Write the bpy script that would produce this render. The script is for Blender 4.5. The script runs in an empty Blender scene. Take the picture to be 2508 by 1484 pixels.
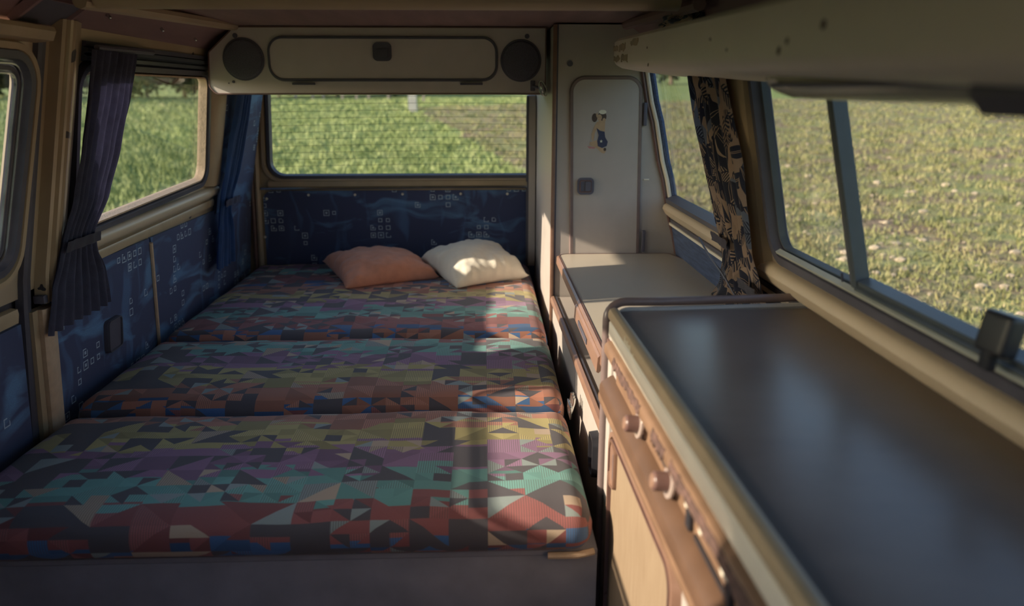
import bpy, bmesh, math, random
import numpy as np
from mathutils import Vector, Matrix, noise
random.seed(7)
rng = np.random.default_rng(7)
PI = math.pi
scene = bpy.context.scene
COL = scene.collection

# ------------------------------------------------------------------ camera, sky, sun, exposure
FPX, CAMZ = 1850.0, 0.65            # focal length in pixels of the 2508 px frame; eye height above the bed top
PITCH, YAW = math.radians(15.326), math.radians(2.06)
cam = bpy.data.cameras.new('camera')
cam.sensor_width = 36.0
cam.lens = FPX / 2508 * 36
cam.clip_start, cam.clip_end = 0.02, 2000
cam.dof.use_dof = True
cam.dof.focus_distance = 1.75
cam.dof.aperture_fstop = 3.0
camo = bpy.data.objects.new('camera', cam)
COL.objects.link(camo)
camo.location = (0, 0, CAMZ)
camo.rotation_euler = (PI / 2 - PITCH, 0, -YAW)
scene.camera = camo

SUN_DIR = Vector((1.0, 0.19, -0.408)).normalized()
world = bpy.data.worlds.new('sky')
scene.world = world
world.use_nodes = True
wn = world.node_tree.nodes
bg = wn['Background']
sky = wn.new('ShaderNodeTexSky')
sky.sky_type = 'NISHITA'
sky.sun_disc = False
sky.sun_elevation = math.asin(-SUN_DIR.z)
sky.sun_rotation = math.atan2(-SUN_DIR.x, -SUN_DIR.y)
sky.dust_density = 1.5
world.node_tree.links.new(sky.outputs[0], bg.inputs[0])
bg.inputs[1].default_value = 0.125
sl = bpy.data.lights.new('sun', 'SUN')
sl.energy = 3.35
sl.angle = 0.012
sl.color = (1.0, 0.82, 0.64)
so = bpy.data.objects.new('sun', sl)
COL.objects.link(so)
so.location = (-6, -1, 4)
so.rotation_euler = SUN_DIR.to_track_quat('-Z', 'Y').to_euler()
scene.cycles.diffuse_bounces = 8
scene.cycles.max_bounces = 14
scene.cycles.transparent_max_bounces = 16
scene.view_settings.view_transform = 'Standard'
scene.view_settings.look = 'None'
scene.view_settings.exposure = 1.6
scene.view_settings.gamma = 1.0
scene.view_settings.use_curve_mapping = False

# ------------------------------------------------------------------ materials
class NT:
    """a small helper around a node tree"""
    def __init__(self, name):
        self.m = bpy.data.materials.new(name)
        self.m.use_nodes = True
        self.t = self.m.node_tree
        self.b = self.t.nodes['Principled BSDF']
    def n(self, kind, **kw):
        x = self.t.nodes.new(kind)
        for k, v in kw.items():
            setattr(x, k, v)
        return x
    def put(self, sock, v):
        if hasattr(v, 'links'):
            self.t.links.new(v, sock)
        else:
            sock.default_value = v
    def math(self, op, a, b=0.0, c=None):
        x = self.n('ShaderNodeMath', operation=op)
        self.put(x.inputs[0], a)
        self.put(x.inputs[1], b)
        if c is not None:
            self.put(x.inputs[2], c)
        return x.outputs[0]
    def mix(self, f, a, b, blend='MIX'):
        x = self.n('ShaderNodeMix', data_type='RGBA', blend_type=blend)
        self.put(x.inputs[0], f)
        self.put(x.inputs[6], a if hasattr(a, 'links') else (*a[:3], 1))
        self.put(x.inputs[7], b if hasattr(b, 'links') else (*b[:3], 1))
        return x.outputs[2]
    def fmix(self, f, a, b):
        x = self.n('ShaderNodeMix', data_type='FLOAT')
        self.put(x.inputs[0], f); self.put(x.inputs[2], a); self.put(x.inputs[3], b)
        return x.outputs[0]
    def coord(self, which='Object'):
        return self.n('ShaderNodeTexCoord').outputs[which]
    def mapping(self, vec, scale=(1, 1, 1), rot=(0, 0, 0), loc=(0, 0, 0)):
        x = self.n('ShaderNodeMapping')
        self.put(x.inputs[0], vec)
        x.inputs['Scale'].default_value = scale
        x.inputs['Rotation'].default_value = rot
        x.inputs['Location'].default_value = loc
        return x.outputs[0]
    def noise(self, vec, scale, detail=3, rough=.55, dist=0, out=0):
        x = self.n('ShaderNodeTexNoise')
        self.put(x.inputs['Vector'], vec)
        x.inputs['Scale'].default_value = scale
        x.inputs['Detail'].default_value = detail
        x.inputs['Roughness'].default_value = rough
        x.inputs['Distortion'].default_value = dist
        return x.outputs[out]
    def white(self, vec, out=0):
        x = self.n('ShaderNodeTexWhiteNoise', noise_dimensions='3D')
        self.put(x.inputs['Vector'], vec)
        return x.outputs[out]
    def xyz(self, x, y, z):
        c = self.n('ShaderNodeCombineXYZ')
        for s, v in zip(c.inputs, (x, y, z)):
            self.put(s, v)
        return c.outputs[0]
    def sep(self, v):
        s = self.n('ShaderNodeSeparateXYZ')
        self.put(s.inputs[0], v)
        return s.outputs
    def ramp(self, f, stops, interp='LINEAR'):
        r = self.n('ShaderNodeValToRGB')
        cr = r.color_ramp
        cr.interpolation = interp
        while len(cr.elements) < len(stops):
            cr.elements.new(.5)
        for e, (p, c) in zip(cr.elements, stops):
            e.position = p
            e.color = (*c[:3], 1)
        self.put(r.inputs[0], f)
        return r.outputs[0]
    def bump(self, h, strength=.3, dist=.002):
        x = self.n('ShaderNodeBump')
        self.put(x.inputs['Height'], h)
        x.inputs['Strength'].default_value = strength
        x.inputs['Distance'].default_value = dist
        self.put(self.b.inputs['Normal'], x.outputs[0])
    def done(self, col, rough=.5, metal=0, spec=.5, coat=0, sheen=0):
        self.put(self.b.inputs['Base Color'], col if hasattr(col, 'links') else (*col[:3], 1))
        self.put(self.b.inputs['Roughness'], rough)
        self.b.inputs['Metallic'].default_value = metal
        self.b.inputs['Specular IOR Level'].default_value = spec
        self.b.inputs['Coat Weight'].default_value = coat
        self.b.inputs['Coat Roughness'].default_value = .12
        self.b.inputs['Sheen Weight'].default_value = sheen
        return self.m

def mat(name, col, rough=.5, var=.12, scale=14, metal=0, spec=.5, coat=0, bump=0, bscale=200, sheen=0, stretch=(1, 1, 1)):
    t = NT(name)
    v = t.mapping(t.coord(), stretch)
    nz = t.noise(v, scale, 4)
    lo = [c * (1 - var) for c in col]
    hi = [min(1, c * (1 + var)) for c in col]
    c = t.ramp(nz, [(.3, lo), (.7, hi)])
    r = t.math('ADD', t.math('MULTIPLY', nz, .15), rough - .07)
    if bump:
        t.bump(t.noise(t.coord(), bscale, 2), bump)
    return t.done(c, r, metal, spec, coat, sheen)

M = {}
M['cream'] = mat('cream_laminate', (.41, .365, .335), .42, .04)
M['cream_lifted'] = mat('cream_laminate_shade_lifted', (.56, .50, .475), .5, .04)  # same cream as the wardrobe, lightened to brighten the shaded overhead cabinet
M['cream_worn'] = None
M['gold'] = mat('beige_body_paint', (.42, .325, .225), .36, .05, 5, coat=.2)
M['gold_dull'] = mat('dull_beige_paint', (.39, .295, .19), .55, .18, 6)
M['mauve'] = mat('mauve_headliner_board', (.24, .145, .15), .6, .2, 3, stretch=(8, 1, 8))
M['sill_lit'] = mat('beige_paint_sill_lit', (.56, .455, .33), .42, .02, 5)  # beige body paint made paler, standing in for outside light on the sills
M['roofcream'] = mat('cream_moulded_roof_edge', (.40, .30, .21), .5, .08, 5)
M['brown'] = mat('brown_plastic_trim', (.225, .13, .092), .38, .12, 30)
M['tube'] = mat('dark_brown_frame_tube', (.17, .125, .12), .3, .1, 30)
M['darkbrown'] = mat('dark_brown_plastic', (.15, .085, .075), .3, .12, 30)
M['tan_panel'] = mat('tan_brown_control_panel', (.20, .117, .072), .5, .16, 25)
M['black'] = mat('black_rubber', (.08, .078, .102), .45, .15, 20)
M['matt_black'] = mat('matt_black_plastic', (.095, .09, .12), .6, .1, 20)
M['chrome'] = mat('dull_chrome', (.62, .63, .62), .22, .05, 20, metal=1)
M['alu'] = mat('grey_window_channel', (.075, .09, .105), .4, .1, 20)
M['lip'] = mat('grey_green_lip', (.40, .41, .35), .4, .05)
M['jet'] = mat('jet_black_plastic', (.022, .022, .028), .4, .1, 20)
M['ledge'] = mat('dark_tan_ledge', (.115, .064, .04), .42, .12, 20)
M['white_plastic'] = mat('off_white_plastic', (.72, .66, .55), .4, .05)
M['greystrip'] = mat('grey_plastic_strip', (.30, .31, .32), .35, .06)
M['olive'] = mat('olive_edge_trim', (.41, .31, .195), .42, .08, 20)
M['floor'] = mat('dark_floor_carpet', (.42, .40, .50), .95, .2, 60, bump=.4)
M['basepanel'] = mat('dark_bench_panel', (.26, .255, .30), .7, .15, 12)
M['shell'] = mat('dark_grey_shell', (.07, .06, .07), .8, .1)
M['beading'] = mat('beige_beading', (.55, .40, .27), .55, .1, 60, bump=.3)
M['navy_curtain'] = mat('navy_curtain_cloth', (.115, .115, .18), .9, .15, 40, bump=.3, bscale=400)
M['blue_curtain'] = mat('blue_curtain_cloth', (.045, .13, .37), .55, .15, 20, bump=.2, bscale=400, sheen=.3)
M['navyweave'] = mat('navy_weave', (.06, .085, .16), .9, .3, 150, bump=.6, bscale=400, stretch=(1, .1, 1))
M['terracotta'] = mat('terracotta_linen', (.66, .29, .185), .9, .10, 30, bump=.5, bscale=500, sheen=.2)
M['whitecloth'] = mat('off_white_linen', (.72, .67, .57), .9, .05, 30, bump=.5, bscale=500, sheen=.2)
M['wire'] = mat('dark_heating_wire', (.05, .04, .03), .6)
M['speaker'] = mat('speaker_grille_mesh', (.105, .098, .13), .75, .3, 400, bump=.8, bscale=700)
M['bark'] = mat('grey_bark', (.16, .12, .09), .9, .3, 6)
M['concrete'] = mat('pale_concrete_pole', (.40, .375, .33), .9, .1, 4)
M['postwood'] = mat('weathered_post', (.30, .24, .19), .9, .2, 8)
M['skin'] = mat('printed_skin', (.46, .32, .20), .6, .08, 60)
M['print_navy'] = mat('printed_navy', (.035, .04, .09), .5, .1, 60)
M['print_dark'] = mat('printed_dark_hair', (.07, .045, .035), .5, .1, 60)
M['print_pale'] = mat('printed_pale', (.74, .71, .58), .5, .05, 60)
M['print_pink'] = mat('printed_pink', (.45, .2, .2), .5, .1, 60)
M['stain'] = mat('dark_worn_core', (.10, .055, .045), .8, .5, 90, bump=.8, bscale=250)
M['clod'] = mat('dry_clod', (.33, .265, .185), .95, .25, 8)

def m_cream_worn():
    t = NT('worn_cream_paint')
    o = t.coord()
    n1 = t.noise(o, 5, 5)
    c = t.ramp(n1, [(.3, (.68, .58, .49)), (.7, (.76, .65, .555))])
    spots = t.noise(o, 34, 2, .4)
    f = t.math('GREATER_THAN', spots, .80)
    c = t.mix(f, c, (.16, .11, .08))
    return t.done(c, .5)
M['cream_worn'] = m_cream_worn()

def m_gold_chipped():
    t = NT('chipped_beige_paint')
    o = t.coord()
    c = t.ramp(t.noise(o, 5, 4), [(.3, (.38, .285, .18)), (.7, (.47, .36, .235))])
    f = t.math('GREATER_THAN', t.noise(o, 26, 2, .4), .72)
    c = t.mix(f, c, (.05, .045, .05))
    return t.done(c, .28, coat=.4)
M['gold_chipped'] = m_gold_chipped()

def m_counter():
    t = NT('brown_grey_glossy_laminate')
    o = t.coord()
    n1 = t.noise(t.mapping(o, (1, 2, 1)), 9, 5, .6)
    c = t.ramp(n1, [(.3, (.155, .128, .122)), (.7, (.185, .155, .147))])
    r = t.math('ADD', .27, t.math('MULTIPLY', n1, .08))
    t.bump(t.noise(t.mapping(o, (1, 2.5, 1)), 60, 3), .04, .001)
    return t.done(c, r, spec=.28)
M['counter'] = m_counter()
M['worktop'] = mat('grey_beige_worktop', (.50, .44, .36), .33, .04, 10, spec=.6)

def m_wood():
    t = NT('light_oak_veneer')
    o = t.coord()
    g = t.noise(t.mapping(o, (1, 60, 3)), 4, 5, .6, .4)
    c = t.ramp(g, [(.25, (.22, .152, .098)), (.5, (.275, .20, .132)), (.75, (.32, .24, .162))])
    return t.done(c, .5)
M['wood'] = m_wood()

def m_glass(name, tint=(.96, .98, .97), refl=.10):
    t = NT(name)
    t.t.nodes.remove(t.b)
    out = t.t.nodes['Material Output']
    tr = t.n('ShaderNodeBsdfTransparent')
    tr.inputs[0].default_value = (*tint, 1)
    gl = t.n('ShaderNodeBsdfGlossy')
    gl.inputs['Roughness'].default_value = .02
    lw = t.n('ShaderNodeLayerWeight')
    fz = t.math('POWER', lw.outputs['Facing'], 5.0)
    lw.inputs['Blend'].default_value = .5
    mx = t.n('ShaderNodeMixShader')
    t.put(mx.inputs[0], t.math('ADD', .025, t.math('MULTIPLY', fz, .8)))
    t.t.links.new(tr.outputs[0], mx.inputs[1])
    t.t.links.new(gl.outputs[0], mx.inputs[2])
    t.t.links.new(mx.outputs[0], out.inputs[0])
    return t.m
M['glass'] = m_glass('clear_window_glass')

def m_lens():
    t = NT('cloudy_acrylic_lens')
    m = t.done((.74, .70, .56), .25)
    t.b.inputs['Transmission Weight'].default_value = .6
    return m
M['lens'] = m_lens()
def m_disc():
    t = NT('clear_pinkish_disc')
    m = t.done((.62, .50, .45), .15)
    t.b.inputs['Transmission Weight'].default_value = .5
    return m
M['disc'] = m_disc()

def m_patchwork():
    """printed cushion cloth: triangles and diamonds in bands of colour (UV in metres, one band cycle = .55 m)"""
    t = NT('patchwork_print_cloth')
    s = t.sep(t.coord('UV'))
    u, v = s[0], s[1]
    def tri(a, b, seed):
        U = t.math('DIVIDE', u, a); V = t.math('DIVIDE', v, b)
        i = t.math('FLOOR', U); j = t.math('FLOOR', V)
        fu = t.math('SUBTRACT', U, i); fv = t.math('SUBTRACT', V, j)
        k = t.math('FLOORED_MODULO', t.math('ADD', i, j), 2)
        fu2 = t.fmix(k, fu, t.math('SUBTRACT', 1, fu))
        half = t.math('GREATER_THAN', t.math('ADD', fu2, fv), 1)
        keep = t.math('GREATER_THAN', t.white(t.xyz(i, j, seed)), .22)
        half = t.math('MULTIPLY', half, keep)
        # two halves meeting across a cell border share an id now and then -> diamonds and parallelograms
        ii = t.math('FLOOR', t.math('ADD', t.math('MULTIPLY', i, .5), t.math('MULTIPLY', half, .5)))
        merge = t.math('GREATER_THAN', t.white(t.xyz(ii, j, seed + 3)), .5)
        return t.xyz(t.fmix(merge, i, t.math('ADD', t.math('MULTIPLY', ii, 2), .5)), j, t.math('ADD', half, seed)), i, j
    a, b = .0320, .55 / 20
    small, _, _ = tri(a, b, 11)
    big, bi, bj = tri(a * 2, b * 2, 51)
    sel = t.math('GREATER_THAN', t.white(t.xyz(bi, bj, 5.5)), .58)
    mv = t.n('ShaderNodeMix', data_type='VECTOR')
    t.put(mv.inputs[0], sel); t.put(mv.inputs[4], small); t.put(mv.inputs[5], big)
    ident = mv.outputs[1]
    r = t.sep(t.white(ident, 1))
    w = t.math('FRACT', t.math('ADD', t.math('DIVIDE', v, .55), t.math('MULTIPLY', t.math('SUBTRACT', r[0], .5), .12)))
    band = t.ramp(w, [(0, (.30, .10, .10)), (.2, (.155, .37, .34)), (.38, (.29, .155, .27)), (.56, (.44, .37, .15)), (.75, (.44, .19, .13)), (.93, (.055, .14, .32))], 'CONSTANT')
    r2 = t.sep(t.white(t.n('ShaderNodeVectorMath', operation='ADD').outputs[0], 1)) if False else None
    val = t.math('ADD', .62, t.math('MULTIPLY', r[2], .75))
    c = t.mix(1.0, band, t.xyz(val, val, val), 'MULTIPLY')
    c = t.mix(t.math('GREATER_THAN', r[1], .90), c, (.30, .36, .36))
    c = t.mix(t.math('GREATER_THAN', r[1], .955), c, (.52, .40, .30))
    c = t.mix(t.math('LESS_THAN', r[1], .24), c, (.095, .085, .10))
    hatch = t.math('GREATER_THAN', t.math('SINE', t.math('MULTIPLY', u, 2 * PI / .0042)), .1)
    hsel = t.math('MULTIPLY', t.math('GREATER_THAN', r[2], .72), t.math('GREATER_THAN', r[1], .24))
    c = t.mix(t.math('MULTIPLY', t.math('MULTIPLY', hatch, hsel), .55), c, (.10, .085, .08))
    weave = t.noise(t.coord('UV'), 900, 2)
    c = t.mix(.5, c, t.ramp(weave, [(.25, (.55, .55, .55)), (.75, (1, 1, 1))]), 'MULTIPLY')
    t.bump(weave, .35, .0012)
    return t.done(c, .72, spec=.5, sheen=.1)
M['patchwork'] = m_patchwork()

def m_bluefabric():
    """navy cloth with brushed blue strokes and little white squares (UV in metres)"""
    t = NT('navy_brushed_print_cloth')
    uv = t.coord('UV')
    s = t.sep(uv)
    u, v = s[0], s[1]
    d = t.noise(uv, 4.0, 2, .5, 0, 1)
    add = t.n('ShaderNodeVectorMath', operation='MULTIPLY_ADD')
    t.put(add.inputs[0], d); add.inputs[1].default_value = (.16, .16, 0); t.put(add.inputs[2], uv)
    st = t.noise(t.mapping(add.outputs[0], (3.2, 11, 1), (0, 0, .5)), 1.2, 3, .5, .6)
    st2 = t.noise(t.mapping(add.outputs[0], (14, 2.4, 1), (0, 0, .1)), 1.1, 2, .5, .4)
    grain = t.noise(uv, 350, 2, .7)
    f1 = t.math('MULTIPLY', t.ramp(st, [(.53, (0, 0, 0)), (.66, (1, 1, 1))]), t.math('ADD', .25, t.math('MULTIPLY', grain, .8)))
    f2 = t.math('MULTIPLY', t.ramp(st2, [(.57, (0, 0, 0)), (.66, (1, 1, 1))]), t.math('ADD', .1, t.math('MULTIPLY', grain, .7)))
    c = t.mix(f2, (.066, .080, .155), (.12, .23, .43))
    c = t.mix(f1, c, (.15, .30, .52))
    A = .030
    U = t.math('DIVIDE', u, A); V = t.math('DIVIDE', v, A)
    i = t.math('FLOOR', U); j = t.math('FLOOR', V)
    fu = t.math('SUBTRACT', t.math('SUBTRACT', U, i), .5); fv = t.math('SUBTRACT', t.math('SUBTRACT', V, j), .5)
    mx = t.math('MAXIMUM', t.math('ABSOLUTE', fu), t.math('ABSOLUTE', fv))
    wnz = t.sep(t.white(t.xyz(i, j, 2.0), 1))
    size = t.math('ADD', .24, t.math('MULTIPLY', wnz[1], .16))
    ring = t.math('MULTIPLY', t.math('LESS_THAN', mx, size), t.math('GREATER_THAN', mx, t.math('SUBTRACT', size, .085)))
    inner = t.math('MULTIPLY', t.math('LESS_THAN', mx, .13), t.math('GREATER_THAN', wnz[1], .6))
    gap = t.math('MULTIPLY', t.math('GREATER_THAN', t.math('ADD', fu, fv), t.math('ADD', .12, t.math('MULTIPLY', wnz[2], .8))), 1.0)
    ring = t.math('MAXIMUM', t.math('MULTIPLY', ring, t.math('SUBTRACT', 1, gap)), inner)
    clus = t.math('GREATER_THAN', t.noise(t.xyz(t.math('MULTIPLY', i, A), t.math('MULTIPLY', j, A), 4.0), 7.5, 1), .575)
    ex = t.math('MULTIPLY', clus, t.math('GREATER_THAN', wnz[0], .38))
    g = t.math('MULTIPLY', t.math('MULTIPLY', ring, ex), t.math('ADD', .35, t.math('MULTIPLY', grain, .7)))
    c = t.mix(g, c, (.55, .66, .76))
    t.bump(grain, .4, .001)
    return t.done(c, .95, spec=.2, sheen=.1)
M['bluefabric'] = m_bluefabric()

def m_leaf():
    """curtain print: dark navy fronds and blossoms on tan (UV in metres)"""
    t = NT('leaf_print_cloth')
    uv = t.coord('UV')
    vor = t.n('ShaderNodeTexVoronoi', feature='F1')
    d = t.noise(uv, 9, 2, .5, 0, 1)
    add = t.n('ShaderNodeVectorMath', operation='MULTIPLY_ADD')
    t.put(add.inputs[0], d); add.inputs[1].default_value = (.05, .05, 0); t.put(add.inputs[2], uv)
    t.put(vor.inputs['Vector'], add.outputs[0]); vor.inputs['Scale'].default_value = 19
    r = t.sep(vor.outputs['Color'])
    p = vor.outputs['Position']
    loc = t.n('ShaderNodeVectorMath', operation='SUBTRACT')
    t.put(loc.inputs[0], add.outputs[0]); t.put(loc.inputs[1], p)
    rot = t.n('ShaderNodeVectorRotate', rotation_type='Z_AXIS')
    t.put(rot.inputs['Vector'], loc.outputs[0]); t.put(rot.inputs['Angle'], t.math('MULTIPLY', r[0], 6.28))
    q = t.sep(rot.outputs[0])
    ax = t.math('ABSOLUTE', q[0])
    yl = t.math('DIVIDE', q[1], .040)
    half = t.math('MULTIPLY', t.math('ADD', .013, t.math('MULTIPLY', r[1], .014)), t.math('SUBTRACT', 1, t.math('MULTIPLY', yl, yl)))
    leaf = t.math('LESS_THAN', ax, half)
    vein = t.math('SINE', t.math('MULTIPLY', t.math('ADD', q[1], t.math('MULTIPLY', ax, .9)), 2 * PI / .0085))
    comb = t.math('MAXIMUM', t.math('GREATER_THAN', vein, -.1), t.math('LESS_THAN', ax, .0016))
    rib = t.math('GREATER_THAN', t.math('ABSOLUTE', t.math('SUBTRACT', ax, t.math('MULTIPLY', half, .12))), .0007)
    frond = t.math('MULTIPLY', leaf, t.fmix(t.math('GREATER_THAN', r[2], .5), comb, rib))
    base = t.ramp(r[1], [(0, (.42, .31, .24)), (.45, (.36, .265, .205)), (.72, (.17, .20, .27)), (.85, (.44, .335, .26))], 'CONSTANT')
    c = t.mix(frond, base, (.026, .032, .06))
    blob = t.math('GREATER_THAN', t.noise(uv, 14, 2, .4, .5), .585)
    c = t.mix(blob, c, (.026, .032, .065))
    t.bump(t.noise(uv, 700, 2), .3, .001)
    return t.done(c, .75, spec=.3, sheen=.2)
M['leaf'] = m_leaf()

def m_ground():
    """meadow, with a stubble field to the right"""
    t = NT('meadow_and_stubble')
    o = t.coord('Object')
    s = t.sep(o)
    x, y = s[0], s[1]
    n1 = t.noise(o, .35, 5, .6)
    n2 = t.noise(o, 2.6, 5, .65)
    n3 = t.noise(o, 11, 3, .6)
    g = t.ramp(n1, [(.3, (.17, .22, .063)), (.55, (.21, .25, .08)), (.75, (.26, .28, .11))])
    g = t.mix(t.ramp(n2, [(.38, (1, 1, 1)), (.55, (0, 0, 0))]), g, (.105, .15, .042))
    b = t.ramp(n3, [(.3, (.08, .053, .038)), (.5, (.19, .135, .088)), (.7, (.28, .215, .137))])
    gb = t.ramp(t.noise(o, 1.1, 6, .7), [(.40, (0, 0, 0)), (.58, (1, 1, 1))])
    b = t.mix(t.math('MULTIPLY', gb, .8), b, (.19, .215, .072))
    # border of the stubble: right of a line running off to the back left, out to a far edge
    e = t.math('ADD', t.math('SUBTRACT', x, FIELD[0]), t.math('MULTIPLY', y, FIELD[1]))
    e = t.math('ADD', e, t.math('MULTIPLY', t.math('SUBTRACT', t.noise(o, .5, 4, .6), .5), 3.0))
    far = t.math('SUBTRACT', t.math('SUBTRACT', FIELD[2], y), t.math('MULTIPLY', x, FIELD[3]))
    far = t.math('ADD', far, t.math('MULTIPLY', t.math('SUBTRACT', n1, .5), 4.0))
    f = t.math('MULTIPLY', t.math('GREATER_THAN', e, 0), t.math('GREATER_THAN', far, 0))
    c = t.mix(f, g, b)
    t.bump(t.noise(o, 7, 4, .7), 1.0, .12)
    return t.done(c, .95, spec=.2)
FIELD = (3.35, .188, 36.0, -.55)
M['ground'] = m_ground()

def m_blade(name, cols):
    t = NT(name)
    o = t.coord('Object')
    n = t.noise(o, 1.3, 3, .6)
    w = t.noise(o, 30, 1)
    c = t.ramp(t.math('ADD', t.math('MULTIPLY', n, .6), t.math('MULTIPLY', w, .4)), [(.35, cols[0]), (.5, cols[1]), (.65, cols[2])])
    return t.done(c, .7, spec=.2)
M['blade'] = m_blade('grass_blades', ((.135, .172, .055), (.22, .26, .092), (.32, .335, .16)))
M['stubble'] = m_blade('stubble_blades', ((.105, .12, .043), (.185, .183, .074), (.285, .232, .125)))
M['leafmass'] = m_blade('hedge_leaves', ((.035, .055, .02), (.07, .095, .03), (.12, .13, .05)))

# ------------------------------------------------------------------ object helpers
WL = {}                                     # world location of every parent made here
def place(o, c, parent):
    base = WL[parent.name] if parent is not None else Vector((0, 0, 0))
    o.parent = parent
    o.location = Vector(c) - base
    WL[o.name] = Vector(c)

def tag(o, label=None, cat=None, group=None, kind=None):
    for k, v in (('label', label), ('category', cat), ('group', group), ('kind', kind)):
        if v:
            o[k] = v
    return o

def root(name, loc, label, cat, group=None):
    o = bpy.data.objects.new(name, None)
    COL.objects.link(o)
    o.empty_display_size = .02
    place(o, loc, None)
    return tag(o, label, cat, group)

def obj(name, bm, m, parent=None, smooth=True, origin=None, angle=40):
    if smooth:
        for f in bm.faces:
            f.smooth = True
    me = bpy.data.meshes.new(name)
    bm.normal_update()
    vs = [v.co for v in bm.verts]
    if origin is None:
        lo = Vector([min(v[i] for v in vs) for i in range(3)])
        hi = Vector([max(v[i] for v in vs) for i in range(3)])
        origin = (lo + hi) / 2
        if parent is None:
            origin.z = lo.z
    bmesh.ops.translate(bm, vec=-Vector(origin), verts=bm.verts)
    bm.to_mesh(me)
    bm.free()
    for x in (m if isinstance(m, (list, tuple)) else [m]):
        me.materials.append(x)
    if smooth:
        me.set_sharp_from_angle(angle=math.radians(angle))
    o = bpy.data.objects.new(name, me)
    COL.objects.link(o)
    place(o, origin, parent)
    return o

def struct(name, bm, m, **kw):
    o = obj(name, bm, m, None, **kw)
    o['kind'] = 'structure'
    return o

def box(x0, x1, y0, y1, z0, z1, bev=0, seg=2, bm=None):
    new = bmesh.new()
    bmesh.ops.create_cube(new, size=1)
    bmesh.ops.scale(new, vec=(abs(x1 - x0), abs(y1 - y0), abs(z1 - z0)), verts=new.verts)
    bmesh.ops.translate(new, vec=((x0 + x1) / 2, (y0 + y1) / 2, (z0 + z1) / 2), verts=new.verts)
    if bev:
        bmesh.ops.bevel(new, geom=new.edges[:], offset=bev, segments=seg, affect='EDGES', profile=.6)
    return merge(bm, new)

def merge(bm, new):
    if bm is None:
        return new
    tmp = bpy.data.meshes.new('tmp')
    new.to_mesh(tmp)
    new.free()
    bm.from_mesh(tmp)
    bpy.data.meshes.remove(tmp)
    return bm

def tube(path, r, seg=10, closed=False, bm=None, r2=None):
    """a round (or flattened) tube along a polyline"""
    new = bmesh.new()
    P = [Vector(p) for p in path]
    n = len(P)
    rings = []
    up = None
    for i in range(n):
        a = P[i - 1] if (i or closed) else P[i]
        b = P[(i + 1) % n] if (i < n - 1 or closed) else P[i]
        t = (b - a).normalized()
        if up is None:
            up = Vector((0, 0, 1)) if abs(t.z) < .9 else Vector((0, 1, 0))
        s = t.cross(up).normalized()
        up = s.cross(t).normalized()
        rr = r[i] if isinstance(r, (list, tuple)) else r
        rings.append([new.verts.new(P[i] + s * math.cos(2 * PI * k / seg) * rr + up * math.sin(2 * PI * k / seg) * (rr if r2 is None else r2)) for k in range(seg)])
    m = n if closed else n - 1
    for i in range(m):
        A, B = rings[i], rings[(i + 1) % n]
        for k in range(seg):
            new.faces.new((A[k], A[(k + 1) % seg], B[(k + 1) % seg], B[k]))
    if not closed:
        new.faces.new(rings[0][::-1])
        new.faces.new(rings[-1])
    bmesh.ops.recalc_face_normals(new, faces=new.faces)
    return merge(bm, new)

def sweep(profile, path_fn, stations, closed=True, bm=None):
    """sweep a profile [(a,b)...] : path_fn(t,a,b) -> point"""
    new = bmesh.new()
    rings = [[new.verts.new(path_fn(t, a, b)) for a, b in profile] for t in stations]
    k = len(profile)
    for A, B in zip(rings, rings[1:]):
        for i in range(k if closed else k - 1):
            new.faces.new((A[i], A[(i + 1) % k], B[(i + 1) % k], B[i]))
    if closed:
        new.faces.new(rings[0][::-1])
        new.faces.new(rings[-1])
    bmesh.ops.recalc_face_normals(new, faces=new.faces)
    return merge(bm, new)

def round_poly(pts, r, seg=6):
    """round the corners of a convex polygon"""
    out = []
    n = len(pts)
    for i in range(n):
        p0, p, p1 = Vector(pts[i - 1]), Vector(pts[i]), Vector(pts[(i + 1) % n])
        rr = r[i] if isinstance(r, (list, tuple)) else r
        if rr <= 1e-6:
            out.append((p.x, p.y)); continue
        a, b = (p0 - p).normalized(), (p1 - p).normalized()
        half = math.acos(max(-1, min(1, a.dot(b)))) / 2
        d = rr / math.tan(half)
        c = p + (a + b).normalized() * (rr / math.sin(half))
        s, e = p + a * d, p + b * d
        a0, a1 = math.atan2(s.y - c.y, s.x - c.x), math.atan2(e.y - c.y, e.x - c.x)
        da = (a1 - a0 + PI) % (2 * PI) - PI
        for k in range(seg + 1):
            an = a0 + da * k / seg
            out.append((c.x + math.cos(an) * rr, c.y + math.sin(an) * rr))
    return out

def inset(pts, d):
    """move every edge of a polygon inwards by d (outwards if negative)"""
    n = len(pts)
    area = sum(pts[i - 1][0] * pts[i][1] - pts[i][0] * pts[i - 1][1] for i in range(n))
    sg = 1 if area > 0 else -1
    out = []
    for i in range(n):
        p0, p, p1 = Vector(pts[i - 1]), Vector(pts[i]), Vector(pts[(i + 1) % n])
        e0, e1 = (p - p0).normalized(), (p1 - p).normalized()
        n0, n1 = Vector((-e0.y, e0.x)) * sg, Vector((-e1.y, e1.x)) * sg
        m = (n0 + n1)
        k = d / max(.2, 1 + n0.dot(n1))
        out.append((p.x + m.x * k, p.y + m.y * k))
    return out

def rrect(a0, a1, b0, b1, r, seg=6):
    return round_poly([(a0, b0), (a1, b0), (a1, b1), (a0, b1)], r, seg)

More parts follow.
